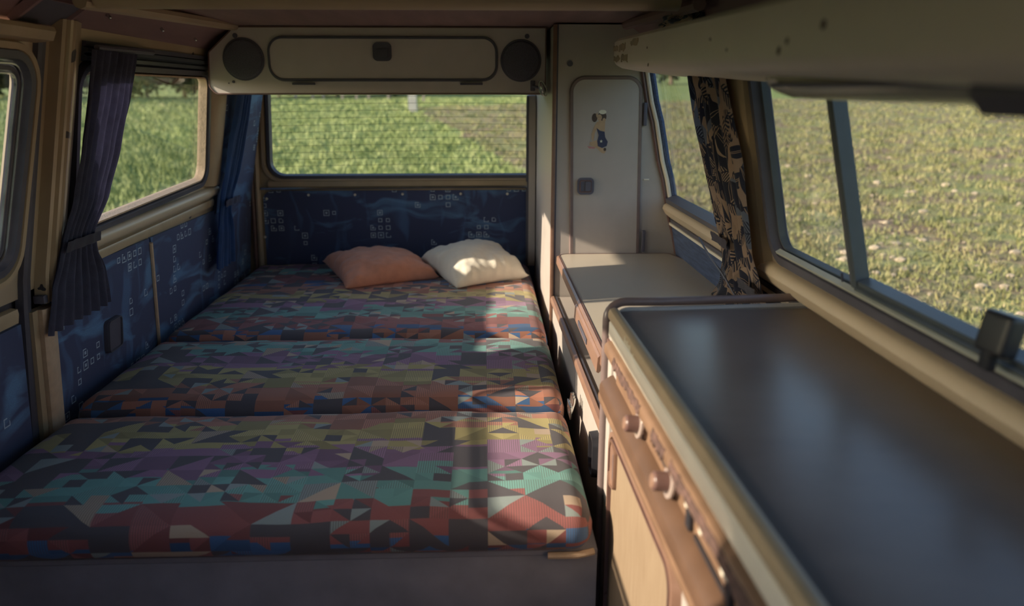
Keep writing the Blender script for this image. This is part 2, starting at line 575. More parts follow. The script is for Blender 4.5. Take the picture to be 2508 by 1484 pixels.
def ring(outer, inner, mp, n0, n1, bm=None):
    """a closed frame between two loops of equal count; mp(s,t,n) -> point"""
    new = bmesh.new()
    A = [new.verts.new(mp(s, t, n0)) for s, t in outer]
    B = [new.verts.new(mp(s, t, n1)) for s, t in inset(outer, .25 * loopgap(outer, inner))]
    C = [new.verts.new(mp(s, t, n1)) for s, t in inset(inner, -.25 * loopgap(outer, inner))]
    D = [new.verts.new(mp(s, t, n0)) for s, t in inner]
    k = len(outer)
    for X, Y in ((A, B), (B, C), (C, D), (D, A)):
        for i in range(k):
            new.faces.new((X[i], X[(i + 1) % k], Y[(i + 1) % k], Y[i]))
    bmesh.ops.recalc_face_normals(new, faces=new.faces)
    return merge(bm, new)

def loopgap(a, b):
    return min(math.hypot(p[0] - q[0], p[1] - q[1]) for p, q in zip(a, b))

def plate(outer, holes, mp, n0, n1, bm=None, uvoff=(0, 0), uvs=1.0):
    """a flat plate with holes and thickness; mp(s,t,n) -> point; UV = (s,t) in metres"""
    new = bmesh.new()
    loops = []
    edges = []
    for lp in [outer] + list(holes):
        vs = [new.verts.new((s, t, 0)) for s, t in lp]
        loops.append(vs)
        edges += [new.edges.new((vs[i - 1], vs[i])) for i in range(len(vs))]
    if holes:
        bmesh.ops.triangle_fill(new, edges=edges, use_beauty=True, use_dissolve=False)
    else:
        new.faces.new(loops[0])
    bmesh.ops.recalc_face_normals(new, faces=new.faces)
    top = list(new.faces)
    ret = bmesh.ops.extrude_face_region(new, geom=top)
    moved = [g for g in ret['geom'] if isinstance(g, bmesh.types.BMVert)]
    mv = set(moved)
    uvl = new.loops.layers.uv.new('UVMap')
    for f in new.faces:
        for l in f.loops:
            l[uvl].uv = (l.vert.co.x * uvs + uvoff[0], l.vert.co.y * uvs + uvoff[1])
    for v in new.verts:
        v.co = mp(v.co.x, v.co.y, n1 if v in mv else n0)
    bmesh.ops.recalc_face_normals(new, faces=new.faces)
    return merge(bm, new)

def disc(c, axis, r, h, seg=20, dome=0, bm=None):
    """a short cylinder from c along axis, optionally with a rounded end"""
    ax = Vector(axis).normalized()
    s = ax.orthogonal().normalized()
    t = ax.cross(s)
    prof = [(r, 0)]
    if dome:
        prof += [(r, h - dome)] + [(r - dome + dome * math.cos(k * PI / 8), h - dome + dome * math.sin(k * PI / 8)) for k in range(1, 5)]
    else:
        prof += [(r, h)]
    new = bmesh.new()
    rings = [[new.verts.new(Vector(c) + ax * hh + (s * math.cos(2 * PI * k / seg) + t * math.sin(2 * PI * k / seg)) * rr) for k in range(seg)] for rr, hh in prof]
    for A, B in zip(rings, rings[1:]):
        for k in range(seg):
            new.faces.new((A[k], A[(k + 1) % seg], B[(k + 1) % seg], B[k]))
    new.faces.new(rings[0][::-1])
    new.faces.new(rings[-1])
    bmesh.ops.recalc_face_normals(new, faces=new.faces)
    return merge(bm, new)

def copy_tree(o, parent=None):
    c = o.copy()
    COL.objects.link(c)
    c.parent = parent
    WL[c.name] = WL[o.name].copy()
    for ch in list(o.children):
        copy_tree(ch, c)
    return c

# wall planes (both sides lean inwards towards the roof)
XL = lambda z: -.975 + .205 * z if z > .28 else -.9176 + (.28 - z) * -.10
XR = lambda z: .613 - .205 * z
NL = Vector((1, 0, -.205)).normalized()
NR = Vector((-1, 0, -.205)).normalized()
mpL = lambda s, t, n: Vector((XL(t), s, t)) + NL * n
mpR = lambda s, t, n: Vector((XR(t), s, t)) + NR * n
mpLow = lambda s, t, n: Vector((XL(t) + n, s, t))
mpY = lambda y: (lambda s, t, n: Vector((s, y - n, t)))        # plates facing the camera
YR = 3.0                                                      # rear wall
FLOOR, ROOF = -.48, .845

# ------------------------------------------------------------------ the shell of the van
struct('floor', box(-1.0, .66, -1.3, 3.05, FLOOR - .04, FLOOR), M['floor'], smooth=False)

# rear headliner with its front edge (the roof opening lies ahead of it)
ceil = struct('ceiling', box(-.76, .47, 1.50, 3.04, ROOF, ROOF + .03), M['mauve'], smooth=False)
def beam():
    pr = [(1.48, .808), (1.492, .804), (1.505, .804), (1.512, .812), (1.512, .90), (1.47, .90), (1.465, .85), (1.472, .815)]
    return sweep(pr, lambda t, a, b: Vector((t, a, b)), [-.70, -.5, 0, .345, .365])
obj('roof_edge', beam(), M['roofcream'], ceil)
def ridge(sx, a0, a1):
    return tube([(a0 + (a1 - a0) * k / 8, 1.46 + .9 * k / 8, .812 + .033 * k / 8) for k in range(9)], .013, 8)
obj('ridge_moulding', ridge(-1, -.715, -.715), M['roofcream'], ceil)
obj('ridge_moulding', ridge(1, .395, .395), M['mauve'], ceil)  # cream moulding like the left one, coloured dark in place of shade
# coving boards between wall and headliner
def coving(side, y0, y1):
    a = (-.822, .776) if side < 0 else (.462, .776)
    b = (-.716, .846) if side < 0 else (.392, .846)
    o = (-.02 if side < 0 else .02)
    pr = [a, ((a[0] + b[0]) / 2 + o * .35, (a[1] + b[1]) / 2 + .006), b, (b[0], b[1] + .03), (a[0] + o * 2, a[1] + .03)]
    return sweep(pr, lambda t, p, q: Vector((p, t, q)), [y0, (y0 + y1) / 2, y1])
cl = obj('coving_board', coving(-1, 1.60, 3.0), M['mauve'], ceil)
obj('coving_board', coving(1, .2, 3.0), M['mauve'], ceil)
cf = obj('coving_board', coving(-1, -.4, 1.597), M['mauve'], ceil)
for (y, k) in ((1.70, .45), (1.98, .40), (2.22, .32)):
    c = Vector((-.822 + .106 * k, y, .776 + .07 * k))
    obj('screw', disc(c + Vector((-.005, 0, .006)), (.55, 0, -.83), .0035, .011, 10, .003), M['chrome'], cl)
# framed air vent in the coving above the sliding door
def vent_mp(s, t, n):
    p = Vector((-.822 + .106 * t, s, .776 + .07 * t))
    return p + Vector((.55, 0, -.83)) * n
vo = rrect(1.405, 1.575, .05, .62, .02, 3)
obj('vent_frame', ring(vo, inset(vo, .018), lambda s, t, n: vent_mp(s, t, n), -.004, .009), M['mauve'], ceil)
obj('vent_panel', plate(inset(vo, .016), [], vent_mp, -.004, .003), M['matt_black'], ceil)

# upper roof above the opening, closing the van, and an added front wall limiting fill light
sh = struct('wall_top', box(-.80, .47, -1.3, 1.52, 1.08, 1.10), M['shell'], smooth=False)
obj('roof_side', box(-.80, -.76, -1.3, 1.52, .86, 1.08), M['shell'], sh, smooth=False)
obj('roof_side', box(.44, .47, -1.3, 1.52, .86, 1.08), M['shell'], sh, smooth=False)
obj('roof_front', box(-.80, .47, 1.50, 1.52, .875, 1.08), M['shell'], sh, smooth=False)
obj('roof_skin', box(-.80, .47, 1.50, 3.08, .876, .90), M['shell'], sh, smooth=False)
struct('wall_front_light_mask', plate([(-1.0, -.5), (.68, -.5), (.68, 1.1), (-1.0, 1.1)], [rrect(-.50, .18, .42, .72, .06)], mpY(-1.28), 0, .03), M['shell'])  # unseen, added behind the camera; opening sized to set the fill light

# ---------------------------------------------------------------- left wall
W1 = [(1.655, .350), (2.470, .383), (2.398, .716), (1.640, .712)]      # rear side window, (y, z)
W1o = round_poly(W1, .05)
left = struct('wall_left', plate([(1.505, .272), (3.03, .272), (3.03, .80), (1.505, .80)], [inset(W1o, -.012)], mpL, -.03, 0), M['gold_chipped'])
# lower cloth-covered panels
obj('lower_shell', plate([(-1.3, -.5), (3.03, -.5), (3.03, .30), (-1.3, .30)], [], mpLow, -.05, -.02), M['shell'], left, smooth=False)
obj('fabric_panel', plate([(1.55, -.16), (2.108, -.16), (2.052, .278), (1.55, .278)], [], mpLow, -.004, .008), M['bluefabric'], left, smooth=False)
obj('fabric_panel', plate([(2.118, -.16), (2.99, -.16), (2.99, .278), (2.064, .278)], [], mpLow, -.004, .008, uvoff=(1.3, .37)), M['bluefabric'], left, smooth=False)
obj('beading', tube([mpLow(2.113 - .055 * k / 8, -.16 + .425 * k / 8, .010) for k in range(9)], .006, 8), M['beading'], left)
# rolled sill below the window and flat strip under it
sp = [(.0, .347), (.010, .346), (.021, .340), (.026, .331), (.024, .319), (.014, .310), (.0, .306)]
obj('window_sill', sweep(sp, lambda t, a, b: Vector((XL(b) + a, t, b + .018 * (t - 1.7) / .8)), [1.69, 2.0, 2.3, 2.56]), M['sill_lit'], left)
obj('sill_strip', sweep([(.0, .304), (.014, .302), (.017, .297), (.017, .280), (.0, .276)], lambda t, a, b: Vector((XL(b) + a, t, b + .018 * (t - 1.7) / .8)), [1.69, 2.2, 2.54]), M['olive'], left)
# upper moulding and dark channel over the window
obj('upper_channel', sweep([(.0, .748), (.012, .746), (.014, .738), (.004, .734), (.012, .730), (.012, .722), (.0, .720)], lambda t, a, b: Vector((XL(b) + a, t, b + .004 * (t - 1.7))), [1.66, 2.0, 2.42]), M['alu'], left)
obj('rail_shadow_gap', sweep([(.0, .760), (.008, .759), (.008, .749), (.0, .748)], lambda t, a, b: Vector((XL(b) + a, t, b + .004 * (t - 1.7))), [1.66, 2.0, 2.42]), M['black'], left)
# rear corner: smooth bare pillar, then cloth
obj('corner_pillar', sweep([(0, 2.462), (.012, 2.468), (.022, 2.49), (.024, 2.53), (.016, 2.57), (0, 2.58)], lambda t, a, b: mpL(b + .085 * (t - .4) * -1, t, a), [.372, .45, .6, .70, .78]), M['gold_dull'], left)
cp = plate([(2.575, .27), (2.97, .27), (2.97, .72), (2.53, .72)], [], mpL, 0, .012, uvoff=(.2, .9))
obj('corner_fabric', cp, M['bluefabric'], left, smooth=False)

def window(name, poly, r, mp, gw, glass_in, inner=None, liner=None):
    """glass pane as the structure itself, with gasket (and inner bead) as its parts"""
    lo = round_poly(poly, r)
    w = struct(name, plate(inset(lo, glass_in), [], mp, -.016, -.012), M['glass'], smooth=False)
    obj('gasket', ring(inset(lo, -.012), inset(lo, gw), mp, -.018, .012), M['black'], w)
    if inner:
        obj('inner_bead', ring(inset(lo, gw - .003), inset(lo, gw + .005), mp, -.018, .006), inner, w)
    return w
w1 = window('window_1', W1, .05, mpL, .013, .004, M['beading'])

# B pillar: folded sheet metal with ridges, standing in front of the wall edge
pp = [(0, 1.538), (.022, 1.540), (.026, 1.548), (.020, 1.556), (.020, 1.562), (.028, 1.566), (.030, 1.574), (.022, 1.582),
      (.022, 1.592), (.027, 1.597), (.026, 1.606), (.018, 1.64), (.010, 1.672), (0, 1.678)]
def pilx(t, a, b):
    f = max(0, min(1, (t - .28) / .5))
    k = 1.0 if t > .3 else 1.0
    yy = b + .028 * f - .0
    w = 1.524 + (yy - 1.54) * .70
    return Vector((XL(t) + a, w, t))
st = [.24, .3, .4, .5, .6, .68, .74, .79]
pil = struct('trim_1', sweep(pp, pilx, st), M['gold_chipped'])
obj('lower_post', sweep([(0, 1.552), (.024, 1.553), (.028, 1.558), (.028, 1.594), (.022, 1.602), (0, 1.603)], lambda t, a, b: Vector((XL(t) + a, b - .048 + (.24 - t) * .045, t)), [-.20, -.1, 0, .1, .18, .232]), M['beading'], pil)
obj('lower_channel', sweep([(0, 1.532), (.016, 1.533), (.016, 1.551), (0, 1.552)], lambda t, a, b: Vector((XL(t) + a, b - .048 + (.24 - t) * .045, t)), [-.20, 0, .232]), M['olive'], pil)
obj('door_seal', sweep([(-.01, 1.474), (.006, 1.475), (.010, 1.482), (.006, 1.50), (-.01, 1.505)], lambda t, a, b: Vector((XL(t) + a, b + .02 * max(0, t - .3) / .45, t)), [-.3, 0, .24, .3, .5, .7, .775]), M['black'], pil)
obj('post_bracket', box(-.915, -.893, 1.508, 1.524, .243, .260, .003), M['matt_black'], pil)
for (yy, zz, rr) in ((1.590, .42, .004), (1.586, .37, .004), (1.604, .66, .0045), (1.610, .72, .006), (1.582, .55, .003)):
    obj('pillar_plug', disc((XL(zz) + .008, yy, zz), (1, 0, -.2), rr, .008, 12, .002), M['matt_black'], pil)

# sliding door to the left of the pillar
W2 = [(.36, .330), (1.440, .330), (1.484, .724), (.36, .724)]
W2o = round_poly(W2, .055)
door = struct('door_1', plate([(-.3, .262), (1.476, .262), (1.48, .29), (1.516, .765), (-.3, .765)], [inset(W2o, -.012)], mpL, -.04, -.004), M['gold'])
do = round_poly([(.28, .300), (1.466, .300), (1.512, .748), (.28, .748)], .08)
obj('window_frame', ring(do, inset(do, .022), mpL, -.006, .012), M['gold_dull'], door)
obj('door_top_rail', sweep([(0, .775), (.03, .772), (.034, .764), (.030, .748), (0, .744)], lambda t, a, b: Vector((XL(b) + a, t, b)), [-.3, .5, 1.0, 1.50]), M['gold_dull'], door)
obj('fabric_panel', plate([(-.3, -.2), (1.482, -.2), (1.462, .215), (-.3, .215)], [], mpLow, -.006, .006, uvoff=(.63, .1)), M['bluefabric'], door, smooth=False)
obj('panel_strip', sweep([(0, .262), (.014, .260), (.016, .25), (.014, .232), (0, .228)], lambda t, a, b: Vector((XL(b) + a, t, b - .008 + .0 * t)), [-.3, .8, 1.42, 1.44]), M['olive'], door)
w2 = window('window_2', W2, .055, mpL, .016, .004, None)
i2 = inset(round_poly(W2, .055), .016)
obj('chrome_strip', ring(i2, inset(i2, .005), mpL, -.002, .003), M['chrome'], w2)
i3 = inset(i2, .017)
obj('sliding_frame', ring(inset(i2, .004), i3, mpL, -.010, 0), M['black'], w2)
obj('inner_strip', ring(i3, inset(i3, .0045), mpL, -.004, 0), M['chrome'], w2)

# ---------------------------------------------------------------- rear wall (tailgate)
W3 = [(-.838, .343), (.46, .343), (.42, .80), (-.815, .80)]
W3o = round_poly(W3, .06)
back = struct('wall_back', plate([(-1.03, -.5), (.66, -.5), (.66, .86), (-1.03, .86)], [inset(W3o, -.012)], mpY(YR + .02), 0, .02), M['gold_dull'])
ro = round_poly([(-.868, .322), (.50, .322), (.46, .83), (-.845, .83)], .075)
obj('window_frame', ring(ro, inset(ro, .022), mpY(YR), -.002, .014), M['gold'], back)
obj('fabric_panel', plate(round_poly([(-.878, -.12), (.20, -.12), (.20, .292), (-.866, .292)], [0, 0, 0, .035]), [], mpY(YR), -.002, .008, uvoff=(.4, .2)), M['bluefabric'], back, smooth=False)
obj('tailgate_ledge', sweep([(3.0, .306), (2.982, .306), (2.976, .312), (2.980, .330), (3.0, .336)], lambda t, a, b: Vector((t, a, b)), [-.84, -.3, .20]), M['gold_dull'], back)
obj('metal_strip', sweep([(2.992, .2985), (2.972, .2985), (2.968, .302), (2.972, .308), (2.992, .310)], lambda t, a, b: Vector((t, a, b + .004 * math.cos(t * 2.2))), [-.868 + 1.066 * k / 8 for k in range(9)]), M['chrome'], back)
obj('side_post', tube([(-.893 + .022 * k / 8, 2.985, -.02 + .70 * k / 8) for k in range(9)], .011, 8), M['gold'], back)
obj('post_seal', tube([(-.912 + .022 * k / 8, 2.982, -.02 + .70 * k / 8) for k in range(9)], .008, 8), M['darkbrown'], back)
for (x, z) in ((-.69, .276), (-.509, .276), (-.323, .278), (-.095, .278), (.089, .277), (-.853, .262), (-.872, .111)):
    obj('panel_button', disc((x, 2.994, z), (0, -1, 0), .0052, .006, 12, .002), M['white_plastic'], back)
w3 = struct('window_3', plate(inset(W3o, .004), [], mpY(YR + .02), .006, .009), M['glass'], smooth=False)
obj('gasket', ring(inset(W3o, -.010), inset(W3o, .014), mpY(YR), -.006, .012), M['black'], w3)
for k in range(12):
    z = .385 + .0258 * k
    obj('heating_wire', tube([(-.815 + .155 * q, 3.008, z + .008 * math.sin(PI * q / 8) - .001) for q in range(9)], .0006, 5), M['wire'], w3)
# pale edge panel standing right of the tailgate
ep = rrect(2.90, 2.985, .0, .655, .03, 5)
tr3 = struct('trim_3', plate(ep, [], lambda s, t, n: Vector((.168 + n, s, t)), 0, .025), M['cream'])
obj('edge_piping', ring(ep, inset(ep, .008), lambda s, t, n: Vector((.166 - n, s, t)), -.028, .004), M['black'], tr3)

# ---------------------------------------------------------------- right wall
W4 = [(1.55, .357), (2.60, .357), (2.60, .735), (1.55, .735)]
W5 = [(.30, .364), (1.352, .364), (1.362, .735), (.30, .735)]
W4o, W5o = round_poly(W4, .04), round_poly(W5, .05)
right = struct('wall_right', plate([(-1.3, .30), (3.03, .30), (3.03, .80), (-1.3, .80)], [inset(W4o, -.012), inset(W5o, -.012)], mpR, -.03, 0), M['gold'])
obj('lower_shell', plate([(-1.3, -.5), (3.03, -.5), (3.03, .31), (-1.3, .31)], [], lambda s, t, n: Vector((.60 - n, s, t)), 0, -.02), M['shell'], right, smooth=False)
# rounded inner sill running the whole length
sr = [(0, .350), (.010, .349), (.020, .343), (.025, .333), (.019, .317), (.006, .304), (0, .300)]
obj('window_sill', sweep(sr, lambda t, a, b: Vector((XR(b) - a, t, b)), [-.3, .3, .8, 1.3, 1.45, 1.6, 2.0, 2.19]), M['sill_lit'], right)
obj('sill_gap', sweep([(0, .302), (.008, .301), (.008, .291), (0, .290)], lambda t, a, b: Vector((XR(b) - a, t, b)), [1.26, 1.7, 2.19]), M['black'], right)
obj('sill_strip', sweep([(0, .292), (.012, .291), (.013, .284), (0, .282)], lambda t, a, b: Vector((XR(b) - a, t, b)), [1.26, 1.7, 2.19]), M['white_plastic'], right)
obj('woven_panel', plate([(1.26, .19), (2.19, .19), (2.19, .288), (1.26, .288)], [], lambda s, t, n: Vector((XR(t) - n, s, t)), 0, .006), M['navyweave'], right, smooth=False)
obj('centre_pillar', sweep([(0, 1.376), (.016, 1.380), (.026, 1.40), (.028, 1.44), (.022, 1.49), (.008, 1.535), (0, 1.54)], lambda t, a, b: mpR(b, t, a), [.335, .45, .55, .65, .74]), M['gold_dull'], right)
w4 = window('window_4', W4, .04, mpR, .013, .004)
w5 = window('window_5', W5, .05, mpR, .018, .004)
g5 = inset(W5o, .016)
obj('glass_channel', ring(g5, inset(g5, .009), mpR, -.012, -.002), M['alu'], w5)
obj('divider_bar', sweep([(-.016, 0), (.004, 0), (.006, .004), (.006, .012), (.002, .018), (-.016, .018)], lambda t, a, b: mpR(1.028 + b + .03 * (t - .385) / .3, t, a), [.368, .5, .6, .725]), M['alu'], w5)
obj('divider_seal', sweep([(-.016, 0), (.002, 0), (.002, .006), (-.016, .006)], lambda t, a, b: mpR(1.046 + b + .03 * (t - .385) / .3, t, a), [.368, .5, .6, .725]), M['black'], w5)
obj('slide_rail', sweep([(-.016, .377), (.006, .379), (.009, .384), (.009, .388), (.003, .390), (.003, .396), (-.016, .398)], lambda t, a, b: mpR(t, b, a), [.32, .6, .9, 1.026]), M['alu'], w5)
obj('latch_pin', tube([mpR(1.072, .382, .004), mpR(1.066, .40, .007)], .0018, 6), M['black'], w5)
obj('channel_lip', sweep([(.002, .380), (.012, .379), (.013, .383), (.004, .386)], lambda t, a, b: mpR(t, b, a), [.32, .6, .9, 1.1, 1.318]), M['lip'], w5)
lt = obj('latch', box(-.011, .011, -.019, .019, -.022, .022, .006, 3), M['jet'], w5)
lt.rotation_euler = (0, math.radians(11), .12)
place(lt, mpR(.700, .424, .014), w5)
lk = obj('latch_lever', box(-.005, .005, -.008, .008, -.014, .014, .003), M['jet'], w5)
place(lk, mpR(.700, .403, .027), w5)

# ------------------------------------------------------------------ overhead speaker box across the back
HY = 2.33
hd = root('overhead_cabinet', (-.31, HY, .655), 'long cream overhead cabinet with two round speakers above the rear window', 'cabinet')
ho = round_poly([(-.785, .656), (.183, .656), (.183, .842), (-.716, .842), (-.795, .772), (-.803, .675)], [.02, .008, .004, .004, .01, .02])
obj('cabinet_body', plate(ho, [], mpY(HY), -.30, 0), M['cream_lifted'], hd)
obj('edge_trim', ring(inset(ho, -.003), inset(ho, .0035), mpY(HY), -.02, .002), M['darkbrown'], hd)
dof = rrect(-.627, .043, .691, .818, .045, 8)
dr = obj('door', plate(inset(dof, .008), [], mpY(HY), 0, .006), M['cream_lifted'], hd)
obj('door_gasket', ring(dof, inset(dof, .010), mpY(HY), 0, .010), M['black'], dr)
lo_ = rrect(-.321, -.267, .748, .800, .014)
obj('latch', plate(lo_, [], mpY(HY), .005, .012), M['matt_black'], dr)
obj('latch_pull', plate(rrect(-.310, -.278, .757, .780, .005), [], mpY(HY), .011, .016), M['black'], dr)
for x in (-.527, -.036):
    obj('hinge', box(x - .033, x + .033, HY - .010, HY, .681, .688, .002), M['matt_black'], hd)
for (x, z) in ((-.696, .753), (.110, .750)):
    sp_ = obj('speaker_grille', disc((x, HY + .002, z), (0, -1, 0), .056, .011, 40, .007), M['speaker'], hd)
    obj('speaker_rim', tube([(x + .057 * math.cos(a * PI / 20), HY - .002, z + .057 * math.sin(a * PI / 20)) for a in range(40)], .003, 6, True), M['matt_black'], sp_)
for (x, z, r) in ((-.731, .690, .004), (-.745, .686, .002), (-.715, .818, .007), (.128, .818, .007)):
    obj('screw_cap', disc((x, HY + .001, z), (0, -1, 0), r, .003, 12), M['matt_black'], hd)

# small chrome reading lamp at its right lower corner
rl = root('reading_lamp', (.168, HY - .03, .668), 'small chrome lamp at the right lower corner of the speaker cabinet', 'lamp')
obj('lamp_bracket', box(.138, .152, HY - .014, HY - .001, .664, .694, .003), M['matt_black'], rl)
obj('lamp_arm', tube([(.145, HY - .012, .678), (.155, HY - .03, .675), (.165, HY - .035, .672)], .004, 8), M['matt_black'], rl)
def lampcup():
    bm = bmesh.new()
    bmesh.ops.create_uvsphere(bm, u_segments=20, v_segments=12, radius=1)
    bmesh.ops.scale(bm, vec=(.0095, .012, .023), verts=bm.verts)
    bmesh.ops.rotate(bm, cent=(0, 0, 0), matrix=Matrix.Rotation(math.radians(-16), 3, 'Y'), verts=bm.verts)
    bmesh.ops.translate(bm, vec=(.1695, HY - .040, .671), verts=bm.verts)
    return bm
obj('lamp_shade', lampcup(), M['chrome'], rl)
obj('lamp_rim', tube([(.1695 + .003 + .009 * math.cos(a * PI / 10) - .007 * math.sin(a * PI / 10), HY - .050, .671 + .021 * math.sin(a * PI / 10)) for a in range(20)], .0018, 6, True), M['chrome'], rl)

# ------------------------------------------------------------------ tall wardrobe
WY, WX = 2.2, .197
wr = root('wardrobe', (.38, 2.55, FLOOR), 'tall cream wardrobe cabinet with an arched narrow door behind the low worktop', 'wardrobe')
edge = [(WX, FLOOR), (.60, FLOOR), (.60, .196), (.574, .196), (.455, .80), (.44, .84), (WX, .84)]
obj('wardrobe_body', plate(edge, [], mpY(2.98), 0, 2.98 - WY), M['cream'], wr, smooth=False)
obj('corner_edging', box(WX - .004, WX + .007, WY - .004, WY + .008, -.42, .84, .002), M['brown'], wr)
obj('corner_groove', box(WX + .007, WX + .011, WY - .002, WY + .004, -.42, .84), M['black'], wr, smooth=False)
dl = round_poly([(.250, .10), (.462, .10), (.449, .706), (.239, .706)], [.0, .0, .045, .045], 8)
wd = obj('door', plate(inset(dl, .010), [], mpY(WY), -.002, .006), M['cream'], wr, smooth=False)
obj('door_gasket', ring(dl, inset(dl, .015), mpY(WY), -.002, .0075), M['tube'], wd)
wl = rrect(.268, .316, .374, .422, .012)
obj('latch', plate(wl, [], mpY(WY), .005, .013), M['matt_black'], wd)
obj('latch_recess', ring(inset(wl, .006), inset(wl, .010), mpY(WY), .012, .015), M['darkbrown'], wd)
obj('latch_pull', plate(rrect(.291, .307, .384, .412, .004), [], mpY(WY), .012, .016), M['matt_black'], wd)
for z in (.235, .60):
    obj('hinge', box(.452 + (.6 - z) * .03, .462 + (.6 - z) * .03, WY - .012, WY - .001, z - .032, z + .032, .002), M['matt_black'], wr)
obj('hinge_tab', box(.462, .478, WY - .004, WY - .001, .414, .418, .001), M['white_plastic'], wr)
obj('air_hole', disc((.241, WY + .001, .737), (0, -1, 0), .008, .004, 16), M['matt_black'], wr)
# cloth piping where wardrobe meets the side wall
pa = [(.580 - .130 * k / 10 + .002 * math.sin(k * 2.1), WY - .010, .197 + .545 * k / 10) for k in range(11)]
obj('white_piping', tube(pa, .0065, 8), M['white_plastic'], wr)
obj('dark_edging', tube([(x - .013, y + .004, z) for x, y, z in pa], .0045, 8), M['darkbrown'], wr)
obj('navy_edging', tube([(x + .013, y - .002, z) for x, y, z in pa], .008, 8), M['navyweave'], wr)

# printed sticker on the door: a seated figure in a swimsuit (flat print)
def sticker():
    bm = bmesh.new()
    K = 1 / 3.709
    def pt(px, py, lift):
        X, Y = 1380 + px * K, 240 + py * K
        return Vector((.325 + (X - 1465) * 2.27 / FPX, WY - .0064 - lift, .553 - (Y - 320) * 2.30 / FPX))
    def poly(pts, mi, lift):
        vs = [bm.verts.new(pt(x, y, lift)) for x, y in pts]
        f = bm.faces.new(vs); f.material_index = mi
    def ell(cx, cy, rx, ry, mi, lift, n=18):
        poly([(cx + rx * math.cos(2 * PI * k / n), cy + ry * math.sin(2 * PI * k / n)) for k in range(n)], mi, lift)
    S, NV, DK, PL, PK = range(5)
    ell(344, 176, 38, 42, DK, 0); ell(280, 185, 24, 36, DK, 0)
    ell(348, 138, 32, 18, PL, .0002); ell(322, 184, 20, 27, S, .0002)
    poly([(290, 160), (302, 140), (308, 165), (298, 185)], S, .0003)
    poly([(296, 222), (335, 205), (372, 222), (371, 300), (345, 322), (300, 275)], S, .0002)
    ell(362, 205, 14, 18, S, .0003)
    poly([(296, 225), (314, 242), (284, 318), (276, 376), (262, 374), (256, 322), (274, 268)], S, .0003)
    poly([(244, 388), (300, 370), (318, 415), (350, 436), (330, 448), (242, 412)], S, .0002)
    poly([(298, 268), (330, 292), (369, 300), (375, 345), (399, 384), (391, 420), (352, 436), (314, 420), (309, 380), (319, 330)], NV, .0004)
    poly([(300, 430), (385, 440), (386, 465), (372, 484), (350, 478), (322, 455)], S, .0003)
    ell(376, 448, 12, 14, DK, .0004)
    poly([(222, 420), (292, 430), (288, 442), (240, 440)], PK, .0003)
    poly([(342 + (15 if k % 2 == 0 else 6) * math.sin(k * PI / 5), 380 - (15 if k % 2 == 0 else 6) * math.cos(k * PI / 5)) for k in range(10)], PL, .0006)
    for ex in (314, 328):
        ell(ex, 180, 3.2, 2.2, DK, .0004, 8)
    ell(320, 197, 6, 2.4, PK, .0004, 8)
    return bm
stk = obj('sticker', sticker(), [M['skin'], M['print_navy'], M['print_dark'], M['print_pale'], M['print_pink']], wd, smooth=False)
stk['label'] = 'printed decal of a kneeling woman in a navy swimsuit and white cap'

# ------------------------------------------------------------------ low unit with open niche and hinged worktop
lu = root('low_cabinet', (.40, 1.72, FLOOR), 'low cream cabinet with an open niche beside the bed, under the beige worktop', 'cabinet')
fx = lambda y: .212 - .012 * (y - 1.25) / .95
def prism(y0, y1, z0, z1, x1=.596, off=0):
    new = bmesh.new()
    pts = [(fx(y0) + off, y0), (x1, y0), (x1, y1), (fx(y1) + off, y1)]
    a = [new.verts.new((x, y, z0)) for x, y in pts]
    b = [new.verts.new((x, y, z1)) for x, y in pts]
    new.faces.new(a[::-1]); new.faces.new(b)
    for i in range(4):
        new.faces.new((a[i], a[(i + 1) % 4], b[(i + 1) % 4], b[i]))
    return new
obj('cabinet_body', prism(1.262, 2.192, FLOOR, .066, off=.002), M['cream'], lu, smooth=False)
obj('niche_back', box(.585, .596, 1.262, 2.192, .066, .178), M['cream'], lu, smooth=False)
obj('niche_end', box(.235, .585, 1.262, 1.274, .066, .178), M['cream'], lu, smooth=False)
obj('niche_edging', sweep([(-.005, .052), (.007, .052), (.009, .060), (.009, .068), (.004, .071), (-.003, .069), (-.006, .062)], lambda t, a, b: Vector((fx(t) + a, t, b)), [1.262, 1.7, 2.188]), M['brown'], lu)
obj('niche_groove', sweep([(.009, .064), (.013, .064), (.013, .0695), (.009, .0695)], lambda t, a, b: Vector((fx(t) + a, t, b)), [1.262, 1.7, 2.188]), M['black'], lu)
hp = rrect(1.285, 1.345, -.055, .03, .018)
hh = obj('pull_handle', ring(hp, inset(hp, .009), lambda s, t, n: Vector((.211 - n, s, t)), -.002, .014), M['jet'], lu)
obj('handle_recess', plate(inset(hp, .008), [], lambda s, t, n: Vector((.211 - n, s, t)), -.002, .003), M['darkbrown'], hh)

wt = root('worktop', (.40, 1.72, .182), 'beige hinged worktop flap with brown edging in front of the wardrobe', 'worktop')
wtp = round_poly([(.219, 1.262), (.578, 1.262), (.578, 2.05), (.545, 2.190), (.219, 2.190)], [0, 0, .0, .02, .025])
mpZ = lambda z: (lambda s, t, n: Vector((s, t, z + n)))
obj('top_panel', plate(wtp, [], mpZ(.198), -.014, 0), M['worktop'], wt, smooth=False)
obj('edging', ring(inset(wtp, -.004), inset(wtp, .0015), mpZ(.198), -.016, .001), M['darkbrown'], wt)
obj('front_edging', sweep([(.208, .176), (.216, .174), (.219, .178), (.219, .196), (.214, .199), (.209, .196)], lambda t, a, b: Vector((a, t, b)), [1.262, 1.7, 2.165]), M['brown'], wt)
obj('finger_pull', sweep([(.202, .160), (.206, .158), (.210, .162), (.212, .190), (.208, .192), (.204, .188)], lambda t, a, b: Vector((a, t, b)), [1.30, 1.305, 1.63, 1.66]), M['brown'], wt)
